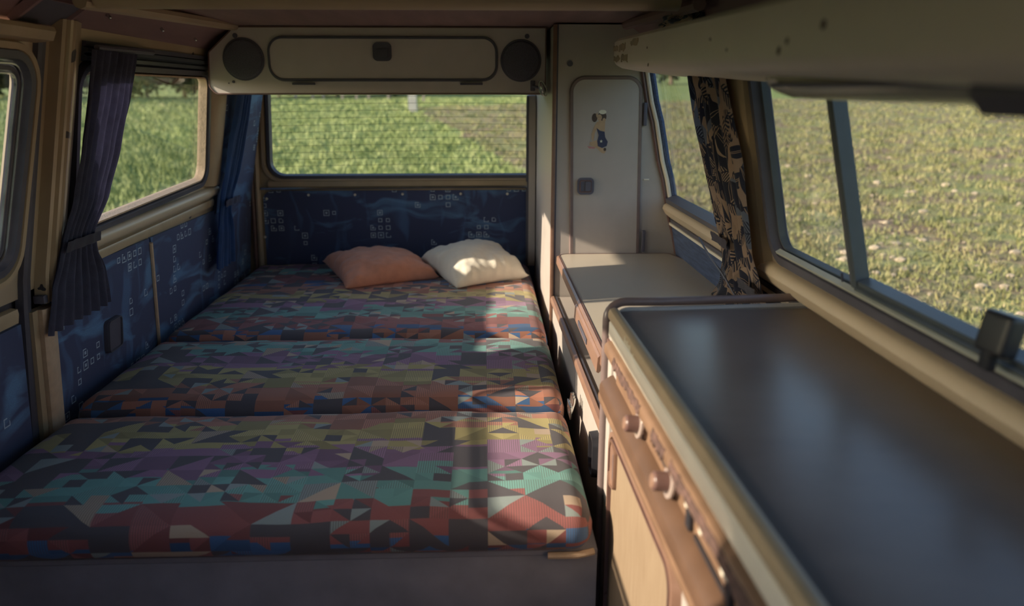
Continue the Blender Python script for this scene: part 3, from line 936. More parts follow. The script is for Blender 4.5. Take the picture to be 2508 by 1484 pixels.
obj('pull_slot', box(.2005, .2035, 1.44, 1.575, .166, .178, .001), M['black'], wt)

# ------------------------------------------------------------------ kitchen unit in the right foreground
KY0, KY1 = -.30, 1.225
ku = root('kitchen_unit', (.40, .5, FLOOR), 'cream kitchen unit with brown control panel in the right foreground', 'kitchen unit')
def carc():
    bm = box(.213, .592, KY0, KY1, FLOOR, .292)
    return bm
obj('unit_body', carc(), M['cream'], ku, smooth=False)
obj('white_band', sweep([(.2085, .257), (.206, .262), (.206, .285), (.212, .291), (.222, .291), (.222, .257)], lambda t, a, b: Vector((a, t, b)), [KY0, .4, .8, 1.17, 1.205]), M['white_plastic'], ku)
mpF = lambda t, a, b: Vector((a, t, b))
cpn = obj('control_panel', sweep([(.220, .240), (.2095, .238), (.2105, .197), (.220, .196)], mpF, [KY0, .3, .7, 1.0, 1.145, 1.150]), M['tan_panel'], ku)
obj('upper_lip', sweep([(.220, .257), (.204, .2565), (.1985, .253), (.1965, .248), (.1965, .238), (.199, .234), (.220, .233)], mpF, [KY0, .3, .7, 1.0, 1.184, 1.19]), M['tan_panel'], cpn)
obj('ledge_bar', sweep([(.220, .198), (.2095, .197), (.1935, .187), (.1900, .181), (.1895, .168), (.220, .168)], mpF, [KY0, .3, .7, 1.0, 1.178, 1.186]), M['ledge'], cpn)
obj('ledge_edge', sweep([(.220, .1685), (.1890, .1680), (.1880, .163), (.1885, .155), (.1930, .148), (.220, .143)], mpF, [KY0, .3, .7, 1.0, 1.178, 1.186]), M['tan_panel'], cpn)
def patch(y0, y1, z0, z1, seed, x=.1958):
    rnd = random.Random(seed + 40)
    n = 22
    up = [(y0 + (y1 - y0) * k / n, z1 - (.002 if 0 < k < n else 0) * rnd.random()) for k in range(n + 1)]
    dn = [(y1 - (y1 - y0) * k / n, z0 + (z1 - z0) * .5 * rnd.random()) for k in range(n + 1)]
    return plate(up + dn, [], lambda s, t, q: Vector((x - q + max(0, t - .247) * .45, s, t)), -.003, .0012)
for k, (a, b, lo_z) in enumerate(((.925, 1.115, .2365), (.795, .855, .2350), (.50, .770, .2365), (.30, .48, .2365))):
    obj('worn_patch', patch(a, b, lo_z, .2535, k), M['stain'], cpn, smooth=False)
def knob(y):
    z = .2165
    kb = obj('knob', disc((.2085, y, z), (-1, 0, .12), .0118, .027, 24, .004), M['darkbrown'], ku)
    obj('knob_cap', disc((.1830, y, z + .0031), (-1, 0, .12), .0090, .0024, 24, .0015), M['brown'], kb)
    obj('knob_disc', disc((.2035, y, z + .0005), (-1, 0, .12), .0195, .0035, 28, .001), M['disc'], kb)
for y in (.945, .785):
    knob(y)
for k in range(2):
    zz = .2105 + .0125 * k
    obj('vent_slot', plate(round_poly([(.827, zz), (.878, zz + .001), (.878, zz + .0045), (.827, zz + .0035)], .0014, 3), [], lambda s, t, n: Vector((.2099 - n, s, t)), -.004, .0008), M['jet'], cpn, smooth=False)
for y in (.718, .590):
    sl_ = obj('slider', box(.2045, .2115, y - .008, y + .008, .198, .233, .002), M['jet'], cpn)
    obj('slider_tip', box(.2015, .206, y - .004, y + .004, .224, .231, .001), M['white_plastic'], sl_)
def flame(y):
    pts = [(0, .012), (.003, .005), (.006, .002), (.006, -.005), (.002, -.009), (-.004, -.008), (-.006, -.002), (-.003, .002)]
    return plate([(y + a, .218 + b) for a, b in pts], [], lambda s, t, n: Vector((.2098 - n, s, t)), -.002, .0006)
for y in (.688, .618):
    obj('white_symbol', flame(y), M['white_plastic'], cpn, smooth=False)
obj('dark_slit', box(.2075, .2112, KY0, .70, .1965, .2025), M['jet'], cpn, smooth=False)
# oak cupboard door with brown surround, and the next door along
def kdoor(y0, y1, z0, z1, wood=True):
    lp = rrect(y0, y1, z0, z1, .045, 8)
    mp = lambda s, t, n: Vector((.2128 - n, s, t))
    d = obj('door', plate(inset(lp, .012), [], mp, -.002, .006), M['wood'] if wood else M['cream'], ku, smooth=False)
    obj('door_surround', ring(lp, inset(lp, .016), mp, -.002, .011), M['brown'], d)
    obj('surround_lip', ring(inset(lp, .015), inset(lp, .019), mp, -.002, .0125), M['darkbrown'], d)
    return d, mp
kd, kmp = kdoor(.742, 1.158, -.47, .128)
hp = round_poly([(1.098, .030), (1.132, .022), (1.144, .045), (1.144, .085), (1.132, .108), (1.098, .100)], .009, 4)
hb = obj('handle', plate(hp, [], kmp, .005, .010), M['brown'], kd)
obj('handle_rim', ring(hp, inset(hp, .004), kmp, .008, .0125), M['brown'], kd)
hs = rrect(1.106, 1.115, .042, .088, .003, 3)
obj('finger_slot', plate(hs, [], kmp, .009, .0104), M['black'], kd, smooth=False)
kd2, _ = kdoor(.22, .672, -.47, .118)
obj('panel_joint', box(.2105, .2135, .694, .699, FLOOR, .143), M['black'], ku, smooth=False)
obj('hinge_pin', disc((.209, .735, -.02), (-1, 0, 0), .008, .008, 14, .003), M['brown'], ku)
# brown frame tube: up the corner, round the bend and along the back edge of the lid
def railpath():
    p = [(.2055, 1.222, z) for z in (-.47, -.2, 0, .15, .25, .286)]
    p += [(.2055 + .032 * (1 - math.cos(a)), 1.222 + .004 * math.sin(a), .286 + .028 * math.sin(a)) for a in [PI / 12 * k for k in range(1, 7)]]
    p += [(.30, 1.230, .312), (.42, 1.238, .312), (.572, 1.246, .312)]
    return p
ft = obj('frame_tube', tube(railpath(), .0075, 10, r2=.0075), M['tube'], ku)
def strip():
    p = [(.2185, 1.207, z) for z in (.252, .27, .286)]
    p += [(.2185 + .022 * (1 - math.cos(a)), 1.207 + .004 * math.sin(a), .286 + .017 * math.sin(a)) for a in [PI / 12 * k for k in range(1, 7)]]
    p += [(.30, 1.213, .302), (.42, 1.220, .302), (.572, 1.228, .302)]
    return tube(p, .0058, 8)
obj('grey_strip', strip(), M['greystrip'], ku)
obj('post_face', box(.2085, .2225, 1.186, 1.222, FLOOR, .258, .002), M['cream'], ku)
obj('post_foot', box(.205, .2225, 1.1885, 1.215, .236, .254, .002), M['darkbrown'], ku)

def swing(o, ang=.021, px=.21, py=1.21):
    """the unit stands slightly askew: turn it about its rear corner"""
    v = Matrix.Rotation(ang, 3, 'Z') @ (Vector(o.location) - Vector((px, py, 0)))
    o.location = v + Vector((px, py, 0))
    o.rotation_euler.z = ang
kl = root('kitchen_worktop', (.40, .5, .292), 'glossy brown-grey kitchen worktop with olive edge in the right foreground', 'worktop')
obj('lid_panel', box(.219, .556, KY0, 1.203, .2915, .304, .002), M['counter'], kl)
ed = obj('lid_edge', sweep([(.2055, .2905), (.2035, .295), (.2035, .302), (.206, .308), (.212, .3105), (.219, .309), (.222, .304), (.222, .2905)], lambda t, a, b: Vector((a, t, b)), [KY0, .3, .8, 1.197, 1.203]), M['olive'], kl)
for k, (y, h) in enumerate(((1.062, .010), (1.052, .007), (1.043, .009), (1.034, .006), (1.026, .008), (1.004, .003))):
    obj('worn_print', plate([(y, .2945), (y + .005, .2955), (y + .004, .2945 + h), (y + .001, .294 + h)], [], lambda s, t, n: Vector((.2036 - n, s, t)), -.001, .0004), M['print_pale'], ed, smooth=False)

swing(ku)
swing(kl)

# ------------------------------------------------------------------ overhead rack along the right wall
RP = lambda y: Vector((.325 - .040 * (2.0 - y), 0, .726 - .0375 * (2.0 - y)))      # lower front edge of the rack
rk = root('overhead_rack', (.38, 1.1, .69), 'long cream overhead rack with chipped paint above the kitchen window', 'rack')
lip = [(.012, .058), (.004, .060), (-.002, .054), (-.003, .008), (.002, -.002), (.014, -.008), (.05, -.014), (.16, -.026), (.16, -.018), (.05, -.004), (.018, .004), (.014, .012)]
ys = [-.3, .2, .5, .8, 1.1, 1.4, 1.7, 1.9, 1.975, 1.995, 2.005]
def rackpt(t, a, b):
    p = RP(t)
    e = max(0, (t - 1.95) / .055)
    x = p.x + a + e * e * .025
    z = p.z + b + (e * e * .018 if b < .02 else -e * e * .004)
    x = min(x, XR(z) - .004)
    return Vector((x, t, z))
obj('rack_front', sweep(lip, rackpt, ys), M['cream_worn'], rk)
def scrap(y0, y1, z0, z1, seed):
    rnd = random.Random(seed)
    n = 7
    up = [(y0 + (y1 - y0) * k / n, z1 - .006 * rnd.random()) for k in range(n + 1)]
    dn = [(y1 - (y1 - y0) * k / n, z0 + .008 * rnd.random()) for k in range(n + 1)]
    return plate(up + dn, [], lambda s, t, q: RP(s) + Vector((-.003 - q, s, t)), -.002, .0007)
for k, a in enumerate(((1.86, 1.94, .028, .046), (1.74, 1.84, .028, .048), (1.82, 1.93, .004, .022), (1.70, 1.80, .004, .024), (1.56, 1.66, .036, .052))):
    obj('peeled_label', scrap(*a, k), M['gold_dull'], rk, smooth=False)
for (y, z, r) in ((.62, .030, .004), (.70, .020, .003), (.72, .012, .004), (.90, .016, .002), (.98, .030, .0018), (1.45, .030, .002), (1.43, .0, .003)):
    obj('paint_chip', disc(RP(y) + Vector((-.0025, y, z)), (-1, 0, .05), r, .001, 10), M['stain'], rk, smooth=False)

# lamp under the rack
ll = root('strip_lamp', (.345, .68, .64), 'cloudy strip lamp with dark end cap under the overhead rack', 'lamp')
def lens():
    pr = [(.315, .682), (.312, .668), (.320, .655), (.340, .648), (.365, .647), (.388, .655), (.395, .668), (.392, .682)]
    ysn = [.478, .53, .59, .65, .72, .80, .85, .88, .895]
    def f(t, a, b):
        e = max(0, (t - .84) / .055)
        cz = .670
        return Vector((.355 + (a - .355) * (1 - .25 * e * e), t, cz + (b - cz) * (1 - .55 * e * e) - .012 * (.9 - t)))
    return sweep(pr, f, ysn)
obj('lamp_lens', lens(), M['lens'], ll)
obj('lamp_base', sweep([(.308, .690), (.308, .680), (.396, .680), (.396, .692)], lambda t, a, b: Vector((a, t, b - .012 * (.9 - t))), [.30, .56, .90]), M['greystrip'], ll)
obj('lamp_seam', sweep([(.3095, .664), (.3115, .660), (.3145, .660), (.3145, .664)], lambda t, a, b: Vector((a, t, b - .012 * (.9 - t))), [.49, .84]), M['matt_black'], ll)
obj('end_cap', sweep([(.305, .690), (.302, .655), (.312, .643), (.39, .643), (.40, .655), (.40, .690)], lambda t, a, b: Vector((a, t, b - .012 * (.9 - t))), [.28, .38, .47, .478]), M['matt_black'], ll)

# ------------------------------------------------------------------ the bed: bench base and three cushions
bb = root('sleeping_bench', (-.36, 1.6, FLOOR), 'dark low bench base under the patchwork cushions', 'bench')
obj('front_board', box(-.915, .185, 1.115, 1.135, FLOOR, -.098, .003), M['basepanel'], bb)
obj('side_board', box(.165, .185, 1.135, 2.97, FLOOR, -.098, .003), M['basepanel'], bb)
obj('slat_top', box(-.915, .185, 1.115, 2.97, -.098, -.088, .002), M['basepanel'], bb)
obj('front_lip', tube([(.10, 1.108, -.094), (.15, 1.105, -.092), (.178, 1.112, -.090)], .006, 8), M['beading'], bb)

def cushion(name, y0, y1, vfn, label, seed, zt, lumps=()):
    x0, x1, zb, r = -.905, .176, -.086, .036
    nx, ny, nz = 90, max(18, int((y1 - y0) / .018)), 5
    bm = bmesh.new()
    uvl = bm.loops.layers.uv.new('UVMap')
    cache = {}
    def vert(i, j, k):
        key = (i, j, k)
        if key in cache:
            return cache[key]
        x = x0 + (x1 - x0) * i / nx
        y = y0 + (y1 - y0) * j / ny
        z = zb + (zt - zb) * k / nz
        c = Vector((min(max(x, x0 + r), x1 - r), min(max(y, y0 + r), y1 - r), min(max(z, zb + r), zt - r)))
        d = Vector((x, y, z)) - c
        q = Vector(x for x in d)
        m = max(abs(d.x), abs(d.y), abs(d.z))
        if m > 1e-6 and q.length > 1e-9:
            p = c + q.normalized() * min(r, m if min(abs(d.x) + abs(d.y), abs(d.y) + abs(d.z), abs(d.x) + abs(d.z)) < 1e-9 else r)
        else:
            p = Vector((x, y, z))
        if k == nz or True:
            f = max(0, (p.z - zb) / (zt - zb))
            ed = min(1, min(p.x - x0, x1 - p.x, p.y - y0, y1 - p.y) / .09)
            ed = max(0, ed)
            h = .009 * ed ** .6 + .0055 * noise.noise(Vector((p.x * 5, p.y * 6, seed))) + .002 * noise.noise(Vector((p.x * 22, p.y * 9, seed + 3)))
            # crosswise tension folds near the seams
            s = min(p.y - y0, y1 - p.y)
            h += .0035 * math.sin(p.x * 41 + 3 * noise.noise(Vector((p.x * 3, p.y * 3, seed)))) * math.exp(-(max(s, 0) / .05)) * ed
            for (lx, ly, lr, lh) in lumps:
                h += lh * math.exp(-(((p.x - lx) / lr) ** 2 + ((p.y - ly) / (lr * .7)) ** 2))
            p.z += h * f
            p.y += .003 * noise.noise(Vector((p.x * 4, p.z * 10, seed + 9)))
        cache[key] = bm.verts.new(p)
        return cache[key]
    def quad(keys, uvf):
        f = bm.faces.new([vert(*k) for k in keys])
        for l, k in zip(f.loops, keys):
            x = x0 + (x1 - x0) * k[0] / nx; y = y0 + (y1 - y0) * k[1] / ny; z = zb + (zt - zb) * k[2] / nz
            l[uvl].uv = uvf(x, y, zt - z)
        f.smooth = True
    top = lambda x, y, d: (x, vfn(y))
    for i in range(nx):
        for j in range(ny):
            quad([(i, j, nz), (i + 1, j, nz), (i + 1, j + 1, nz), (i, j + 1, nz)], top)
            quad([(i, j, 0), (i, j + 1, 0), (i + 1, j + 1, 0), (i + 1, j, 0)], top)
        for k in range(nz):
            quad([(i, 0, k), (i + 1, 0, k), (i + 1, 0, k + 1), (i, 0, k + 1)], lambda x, y, d: (x, vfn(y - d)))
            quad([(i, ny, k), (i, ny, k + 1), (i + 1, ny, k + 1), (i + 1, ny, k)], lambda x, y, d: (x, vfn(y + d)))
    for j in range(ny):
        for k in range(nz):
            quad([(nx, j, k), (nx, j + 1, k), (nx, j + 1, k + 1), (nx, j, k + 1)], lambda x, y, d: (x + d, vfn(y)))
            quad([(0, j, k), (0, j, k + 1), (0, j + 1, k + 1), (0, j + 1, k)], lambda x, y, d: (x - d, vfn(y)))
    o = obj(name, bm, M['patchwork'], None, angle=80)
    return tag(o, label, 'cushion', 'patchwork bed cushions')
cushion('bed_cushion', 1.088, 1.545, lambda y: (y - 1.038), 'nearest patchwork bed cushion, its front edge over the dark base', 1.3, -.012)
cushion('bed_cushion', 1.556, 2.016, lambda y: .55 - (y - 1.52), 'middle patchwork bed cushion between the two seams', 5.7, .001)
cushion('bed_cushion', 2.027, 2.965, lambda y: (y - 2.07) + .55, 'rearmost large patchwork bed cushion under the two pillows', 9.1, .005, [(-.40, 2.16, .03, .012), (-.36, 2.13, .02, -.008)])

bh = obj('hinge', box(.181, .185, 1.522, 1.576, -.034, -.006, .001), M['chrome'], bb)
bh['label'] = 'silver hinge with three pins at the bed edge'
for y in (1.532, 1.547, 1.566):
    obj('hinge_pin', tube([(.184, y, -.022), (.190, y, .000), (.191, y, .012)], .0042, 8), M['chrome'], bh)

# ------------------------------------------------------------------ pillows
def pillow(name, corners, thick, m, label, seed, group=None):
    """corners FL, FR, BR, BL (x,y,z of the seam); puffed with pinched corners and creases along the seams"""
    N = 44
    bm = bmesh.new()
    C = [Vector(c) for c in corners]
    nrm = (C[1] - C[0]).cross(C[3] - C[0]).normalized()
    def base(u, v):
        # edges bow inwards between the corners
        p = (C[0] * (1 - u) + C[1] * u) * (1 - v) + (C[3] * (1 - u) + C[2] * u) * v
        mid = (C[0] + C[1] + C[2] + C[3]) / 4
        bow = .10 * (4 * u * (1 - u) * (2 * v - 1) ** 2 + 4 * v * (1 - v) * (2 * u - 1) ** 2) ** 1.0
        return p + (mid - p) * bow
    grid = {}
    for sgn in (1, -1):
        for i in range(N + 1):
            for j in range(N + 1):
                u, v = i / N, j / N
                edge = i in (0, N) or j in (0, N)
                if sgn < 0 and edge:
                    grid[sgn, i, j] = grid[1, i, j]; continue
                a = (4 * u * (1 - u)) ** .36 * (4 * v * (1 - v)) ** .36
                d = min(u, 1 - u, v, 1 - v)
                p = base(u, v)
                rad = math.exp(-d / .16)
                t_ = u if min(v, 1 - v) < min(u, 1 - u) else v
                cr = .016 * noise.noise(Vector((t_ * 12, seed, d * 3))) * rad * (1 if d > 0 else 0)
                cr += .006 * noise.noise(Vector((u * 5, v * 5, seed + 4))) + .0022 * noise.noise(Vector((u * 17, v * 17, seed)))
                hgt = thick * .5 * a * (1.25 if sgn > 0 else .6) + (cr if not edge else .004 * noise.noise(Vector((t_ * 9, seed, 1))))
                q = p + nrm * sgn * hgt if not (sgn < 0) else p - nrm * (thick * .5 * a * .75)
                q.z = max(q.z, .016)
                grid[sgn, i, j] = bm.verts.new(q)
    for sgn in (1, -1):
        for i in range(N):
            for j in range(N):
                k = [grid[sgn, i, j], grid[sgn, i + 1, j], grid[sgn, i + 1, j + 1], grid[sgn, i, j + 1]]
                bm.faces.new(k if sgn > 0 else k[::-1])
    bmesh.ops.recalc_face_normals(bm, faces=bm.faces)
    o = obj(name, bm, m, None, angle=100)
    return tag(o, label, 'pillow', group)
pillow('pillow', [(-.475, 2.500, .022), (-.165, 2.640, .026), (-.30, 2.915, .046), (-.61, 2.79, .056)], .120, M['terracotta'], 'terracotta linen pillow lying left of the white one', 2.2)
pillow('pillow', [(-.100, 2.495, .022), (.158, 2.640, .028), (.020, 2.91, .080), (-.245, 2.78, .066)], .130, M['whitecloth'], 'off-white linen pillow resting against the terracotta one', 8.4)

# ------------------------------------------------------------------ curtains
def lerp_tab(tab, z):
    for (z0, a0, b0), (z1, a1, b1) in zip(tab, tab[1:]):
        if z0 >= z >= z1:
            f = (z0 - z) / (z0 - z1)
            f = f * f * (3 - 2 * f) * .5 + f * .5
            return a0 + (a1 - a0) * f, b0 + (b1 - b0) * f
    return tab[-1][1:] if z < tab[-1][0] else tab[0][1:]
def drape(tab, mp, folds, amp, cloth, seed, n0=.03, nu=90, nv=70, hem=0, k0=1.0):
    tab = [(z, a * k0, b * k0) for z, a, b in tab]
    bm = bmesh.new()
    uvl = bm.loops.layers.uv.new('UVMap')
    z1, z0 = tab[0][0], tab[-1][0]
    rows = []
    for j in range(nv + 1):
        v = j / nv
        z = z1 + (z0 - z1) * v
        a, b = lerp_tab(tab, z)
        w = abs(b - a)
        row = []
        for i in range(nu + 1):
            u = i / nu
            ph = folds * 2 * PI * u + .8 * noise.noise(Vector((u * 4, v * 2.2, seed))) * 2
            k = amp * (.6 + .6 * noise.noise(Vector((u * 3, v * 1.5, seed + 2))))
            s = a + (b - a) * u + .004 * noise.noise(Vector((u * 8, v * 4, seed + 7)))
            zz = z + (hem * noise.noise(Vector((u * 5, 0, seed))) if v > .97 else 0)
            row.append((bm.verts.new(mp(s, zz, n0 + k * math.sin(ph))), (u * cloth, v * abs(z1 - z0))))
        rows.append(row)
    for j in range(nv):
        for i in range(nu):
            q = [rows[j][i], rows[j][i + 1], rows[j + 1][i + 1], rows[j + 1][i]]
            f = bm.faces.new([x[0] for x in q])
            for l, x in zip(f.loops, q):
                l[uvl].uv = x[1]
    bmesh.ops.solidify(bm, geom=bm.faces[:], thickness=.0015)
    return bm
nc = root('curtain', (-.87, 1.75, .18), 'dark navy curtain tied back beside the left window and pillar', 'curtain')
obj('curtain_cloth', drape([(.748, 1.70, 1.915), (.66, 1.695, 1.895), (.55, 1.68, 1.86), (.45, 1.662, 1.815), (.372, 1.625, 1.755), (.340, 1.615, 1.775), (.27, 1.585, 1.83), (.185, 1.565, 1.845)], mpL, 7, .012, .8, 3.1, .036, k0=.958), M['navy_curtain'], nc, angle=80)
obj('tie_band', drape([(.374, 1.618, 1.762), (.352, 1.614, 1.764)], mpL, 3, .002, .2, 1.1, .052, 30, 4, k0=.955), M['matt_black'], nc)
obj('curtain_rail', tube([mpL(1.66, .752, .03), mpL(1.93, .756, .03)], .006, 8), M['matt_black'], nc)

bc = root('curtain', (-.86, 2.6, .08), 'bright blue gathered curtain in the rear left corner beside the tailgate', 'curtain')
obj('curtain_cloth', drape([(.70, 2.58, 2.69), (.60, 2.57, 2.69), (.50, 2.54, 2.68), (.42, 2.52, 2.66), (.34, 2.505, 2.61), (.30, 2.51, 2.60), (.22, 2.50, 2.64), (.10, 2.48, 2.66)], mpL, 5, .016, .7, 6.3, .045), M['blue_curtain'], bc, angle=80)
obj('tie_band', drape([(.335, 2.498, 2.64), (.312, 2.498, 2.64)], mpL, 3, .003, .2, 1.7, .066, 30, 4), M['navy_curtain'], bc)

lc = root('curtain', (.52, 1.6, .2), 'leaf-print curtain strapped back between the two right windows', 'curtain')
LT = [(.70, 1.505, 1.775), (.62, 1.50, 1.765), (.52, 1.475, 1.735), (.42, 1.465, 1.70), (.37, 1.47, 1.685), (.33, 1.445, 1.69), (.27, 1.41, 1.74), (.203, 1.385, 1.84)]
obj('curtain_cloth', drape(LT, mpR, 6, .014, .62, 9.9, .042, 110, 80, .012, k0=.925), M['leaf'], lc, angle=80)
obj('strap', drape([(.388, 1.60, 1.715), (.368, 1.60, 1.715)], mpR, 1, .003, .2, 2.1, .060, 30, 4, k0=.91), M['matt_black'], lc)
obj('tie_band', drape([(.325, 1.436, 1.545), (.305, 1.436, 1.545)], mpR, 1, .003, .2, 3.1, .062, 30, 4, k0=.91), M['black'], lc)
obj('curtain_cord', tube([mpR(1.64 - .035 * k, .36 - .012 * k - .004 * math.sin(k), .066) for k in range(9)], .0022, 6), M['black'], lc)

# bundle of the same print stuffed above the rack
def bundle():
    bm = bmesh.new()
    bmesh.ops.create_icosphere(bm, subdivisions=5, radius=1)
    uvl = bm.loops.layers.uv.new('UVMap')
    for v in bm.verts:
        d = v.co.copy()
        k = 1 + .30 * noise.noise(d * 2.1 + Vector((3, 1, 7))) + .10 * noise.noise(d * 6) + .06 * math.sin(9 * math.atan2(d.y, d.x) + 4 * d.z)
        v.co = Vector((.425 + d.x * .052 * k, 1.64 + d.y * .07 * k, .795 + d.z * .026 * k))
    for f in bm.faces:
        for l in f.loops:
            l[uvl].uv = (l.vert.co.x * 2 + l.vert.co.y, l.vert.co.z * 2.5 + l.vert.co.y * .6)
    return bm
tag(obj('fabric_bundle', bundle(), M['leaf'], None, angle=100), 'crumpled bundle of leaf-print cloth stuffed above the overhead rack', 'fabric')

# black ashtray let into the left cloth panel
at_ = root('ashtray', (-.945, 1.82, .04), 'black flush ashtray in the blue cloth panel of the left wall', 'ashtray')
ao = rrect(1.785, 1.857, .040, .122, .012)
obj('ashtray_body', plate(ao, [], mpLow, .006, .018), M['matt_black'], at_)
obj('ashtray_lip', ring(ao, inset(ao, .006), mpLow, .016, .022), M['black'], at_)

# ------------------------------------------------------------------ outside: meadow, stubble, hedge, poles
GZ = -1.0
def gz(x, y):
    r = math.hypot(x, y)
    return GZ + .035 * max(0, r - 4) + .25 * noise.noise(Vector((x * .04, y * .04, 2))) * min(1, r / 30) + .03 * noise.noise(Vector((x * .7, y * .7, 5)))
def ground():
    bm = bmesh.new()
    nr, na = 90, 180
    rad = [0.8 * (320 / .8) ** (k / (nr - 1)) for k in range(nr)]
    c = bm.verts.new((0, 0, GZ))
    rings_ = []
    for r in rad:
        rings_.append([bm.verts.new((r * math.sin(2 * PI * a / na), r * math.cos(2 * PI * a / na), gz(r * math.sin(2 * PI * a / na), r * math.cos(2 * PI * a / na)))) for a in range(na)])
    for a in range(na):
        bm.faces.new((c, rings_[0][(a + 1) % na], rings_[0][a]))
    for A, B in zip(rings_, rings_[1:]):
        for a in range(na):
            bm.faces.new((A[a], A[(a + 1) % na], B[(a + 1) % na], B[a]))
    bmesh.ops.recalc_face_normals(bm, faces=bm.faces)
    return bm
gr = struct('ground', ground(), M['ground'], origin=(0, 0, 0), angle=80)

def in_field(x, y):
    return (x - FIELD[0] + y * FIELD[1] > 0) and (FIELD[2] - y - x * FIELD[3] > 0)
def blades(name, n, rmin, rmax, a0, a1, want, m, hmin, hmax, label, cat):
    V, F = [], []
    cnt = 0
    while cnt < n:
        r = rmin * (rmax / rmin) ** rng.random()
        a = math.radians(a0 + (a1 - a0) * rng.random())
        x, y = r * math.sin(a), r * math.cos(a)
        if in_field(x, y) != want or abs(x) < 1.4 and y < 4.2:
            continue
        cnt += 1
        z = gz(x, y) - .01
        sc = .7 + r / 14
        for _ in range(5):
            an = rng.random() * 2 * PI
            h = (hmin + (hmax - hmin) * rng.random()) * min(sc, 2.0)
            w = .010 * sc
            dx, dy = math.cos(an) * w, math.sin(an) * w
            ox, oy = (rng.random() - .5) * .12 * sc, (rng.random() - .5) * .12 * sc
            lx, ly = (rng.random() - .5) * h, (rng.random() - .5) * h
            k = len(V)
            V += [(x + ox - dx, y + oy - dy, z), (x + ox + dx, y + oy + dy, z), (x + ox + lx, y + oy + ly, z + h)]
            F.append((k, k + 1, k + 2))
    me = bpy.data.meshes.new(name)
    me.from_pydata(V, [], F)
    me.materials.append(m)
    o = bpy.data.objects.new(name, me)
    COL.objects.link(o)
    WL[o.name] = Vector((0, 0, 0))
    return tag(o, label, cat, None, 'stuff')
blades('meadow_grass', 30000, 3.5, 46, -60, 12, False, M['blade'], .03, .09, 'bright green meadow grass outside the left and rear windows', 'grass')
blades('field_stubble', 15000, 3.0, 46, -6, 78, True, M['stubble'], .02, .07, 'pale stubble and weeds on the field outside the right windows', 'stubble')
def clods():
    bm = bmesh.new()
    V, F = [], []
    bmesh.ops.create_icosphere(bm, subdivisions=1, radius=1)
    bm.verts.ensure_lookup_table()
    bv = [v.co.copy() for v in bm.verts]
    bf = [[v.index for v in f.verts] for f in bm.faces]
    bm.free()
    n = 0
    while n < 900:
        r = 3.2 * (26 / 3.2) ** rng.random()
        a = math.radians(2 + 74 * rng.random())
        x, y = r * math.sin(a), r * math.cos(a)
        if not in_field(x, y):
            continue
        n += 1
        s = .018 + .045 * rng.random() ** 3
        z = gz(x, y) + s * .2
        k = len(V)
        for q in bv:
            j = 1 + .35 * noise.noise(q * 2 + Vector((n, 0, 0)))
            V.append((x + q.x * s * 1.3 * j, y + q.y * s * j, z + q.z * s * .7 * j))
        F += [[i + k for i in f] for f in bf]
    me = bpy.data.meshes.new('clods')
    me.from_pydata(V, [], F)
    me.materials.append(M['clod'])
    o = bpy.data.objects.new('field_clods', me)
    COL.objects.link(o)
    return tag(o, 'dry pale clods and stones lying on the field to the right', 'stones', None, 'stuff')
clods()

# hedge: bushes in a row at the far edge of the meadow
def bush_mesh(seed, w, h):
    rnd = np.random.default_rng(seed)
    V, F = [], []
    cents = [(rnd.normal(0, w * .28), rnd.normal(0, w * .2), h * (.25 + .55 * rnd.random()), w * (.28 + .2 * rnd.random())) for _ in range(9)]
    for (cx, cy, cz, cr) in cents:
        for _ in range(260):
            d = rnd.normal(size=3); d /= np.linalg.norm(d)
            rr = cr * (.55 + .5 * rnd.random())
            p = np.array((cx, cy, cz)) + d * rr * np.array((1, 1, .8))
            if p[2] < .02: p[2] = abs(p[2])
            a = rnd.normal(size=3); a /= np.linalg.norm(a)
            b = np.cross(a, d); b /= (np.linalg.norm(b) + 1e-6)
            s = w * .055
            k = len(V)
            V += [tuple(p - a * s), tuple(p + b * s * .7), tuple(p + a * s), tuple(p - b * s * .7)]
            F.append((k, k + 1, k + 2, k + 3))
    me = bpy.data.meshes.new('crown')
    me.from_pydata(V, [], F)
    me.materials.append(M['leafmass'])
    return me
def trunk_mesh(h, r):
    bm = tube([(0, 0, -.2), (.03, .02, h * .4), (0, 0, h)], [r, r * .8, r * .4], 8)
    me = bpy.data.meshes.new('trunk')
    bm.to_mesh(me); bm.free()
    me.materials.append(M['bark'])
    return me
kinds = [(bush_mesh(3, 3.4, 3.0), trunk_mesh(2.0, .10)), (bush_mesh(5, 4.6, 4.4), trunk_mesh(3.0, .14)), (bush_mesh(9, 2.8, 2.4), trunk_mesh(1.6, .08))]
def bush(az, d, kind, sc, label):
    a = math.radians(az)
    x, y = d * math.sin(a), d * math.cos(a)
    rt_ = root('hedge_bush', (x, y, gz(x, y)), label, 'bush', 'bushes of the far hedge')
    rt_.scale = (sc, sc, sc)
    rt_.rotation_euler.z = az
    for nm, me in (('crown', kinds[kind][0]), ('trunk', kinds[kind][1])):
        o = bpy.data.objects.new(nm, me)
        COL.objects.link(o)
        o.parent = rt_
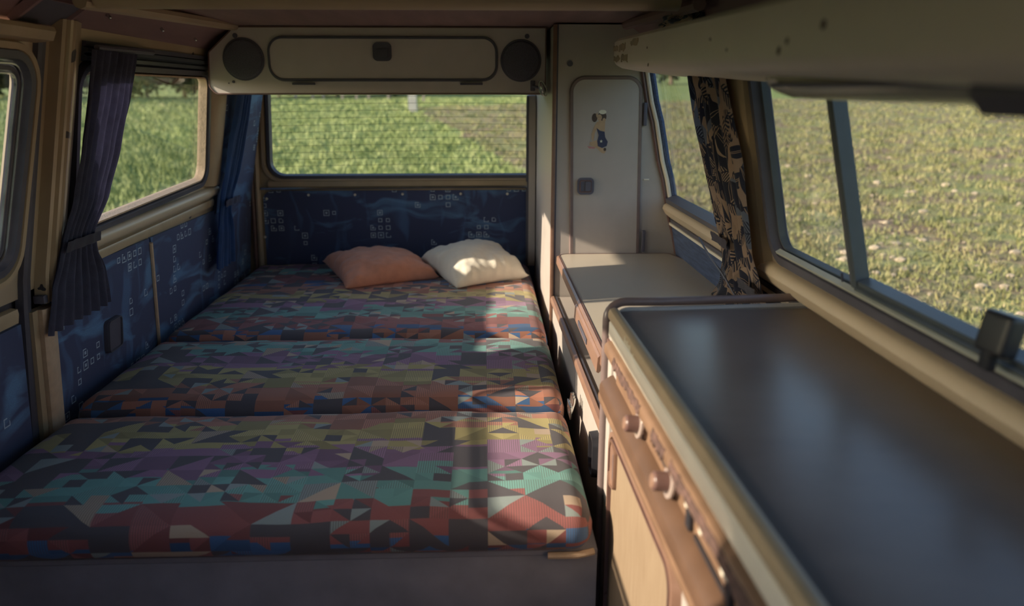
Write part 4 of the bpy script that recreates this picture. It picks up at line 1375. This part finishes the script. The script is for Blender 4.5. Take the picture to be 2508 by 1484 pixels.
for az, d, kind, sc, lbl in (
        (-35.0, 44, 1, 1.0, 'dark hedge bush at the top of the left door window, leftmost of the far hedge'),
        (-31.6, 47, 0, 1.1, 'dark hedge bush at the top right of the left door window'),
        (-27.9, 45, 2, 1.2, 'hedge bush in the gap between left pillar and navy curtain'),
        (-25.2, 48, 1, 1.0, 'hedge bush just right of the navy curtain, at the top of the left window'),
        (-22.9, 45, 0, 1.05, 'second hedge bush right of the navy curtain, at the top of the left window'),
        (-20.6, 47, 1, .95, 'third hedge bush right of the navy curtain, by the right frame of the left window'),
        (-14.5, 52, 0, 1.1, 'dark bush behind the fence posts at the top left of the rear window'),
        (-10.5, 54, 1, 1.0, 'dark bush behind the fence posts, second from the left of the rear window'),
        (-6.8, 52, 0, 1.1, 'dark bush behind the fence posts, just left of the concrete pole'),
        (.6, 66, 1, 1.3, 'dark green bush at the top right corner of the rear window'),
        (13.5, 88, 1, 1.8, 'distant dark bush at the top of the right rear side window')):
    bush(az, d, kind, sc, lbl)

def pole(name, px, d, w, h, m, label, cat, group=None, cap=False):
    x = (px - 1185) / FPX * d
    z = gz(x, d)
    rt_ = root(name, (x, d, z), label, cat, group)
    obj('shaft', sweep([(-w / 2, -w / 2), (w / 2, -w / 2), (w / 2, w / 2), (-w / 2, w / 2)], lambda t, a, b: Vector((x + a * (1 - .2 * t / h), d + b * (1 - .2 * t / h), z + t - .2)), [0, .3, h * .5, h]), m, rt_, smooth=False)
    if cap:
        obj('cap', box(x - w * .45, x + w * .45, d - w * .45, d + w * .45, z + h - .2, z + h - .12, .01), m, rt_)
    return rt_
pole('utility_pole', 1017, 31, .32, 6.0, M['concrete'], 'pale concrete pole standing in the meadow behind the rear window', 'pole', None, True)
pole('fence_post', 1043, 40, .12, 1.6, M['postwood'], 'thin grey post just right of the pale concrete pole', 'post', 'posts of the far fence')
for q, word in enumerate(('first', 'second', 'third', 'fourth', 'fifth', 'sixth', 'seventh')):
    pole('fence_post', 745 + 35 * q + 6 * math.sin(q * 2.3), 43, .13, 1.5, M['postwood'], word + ' fence post from the left along the top of the rear window', 'post', 'posts of the far fence', True)
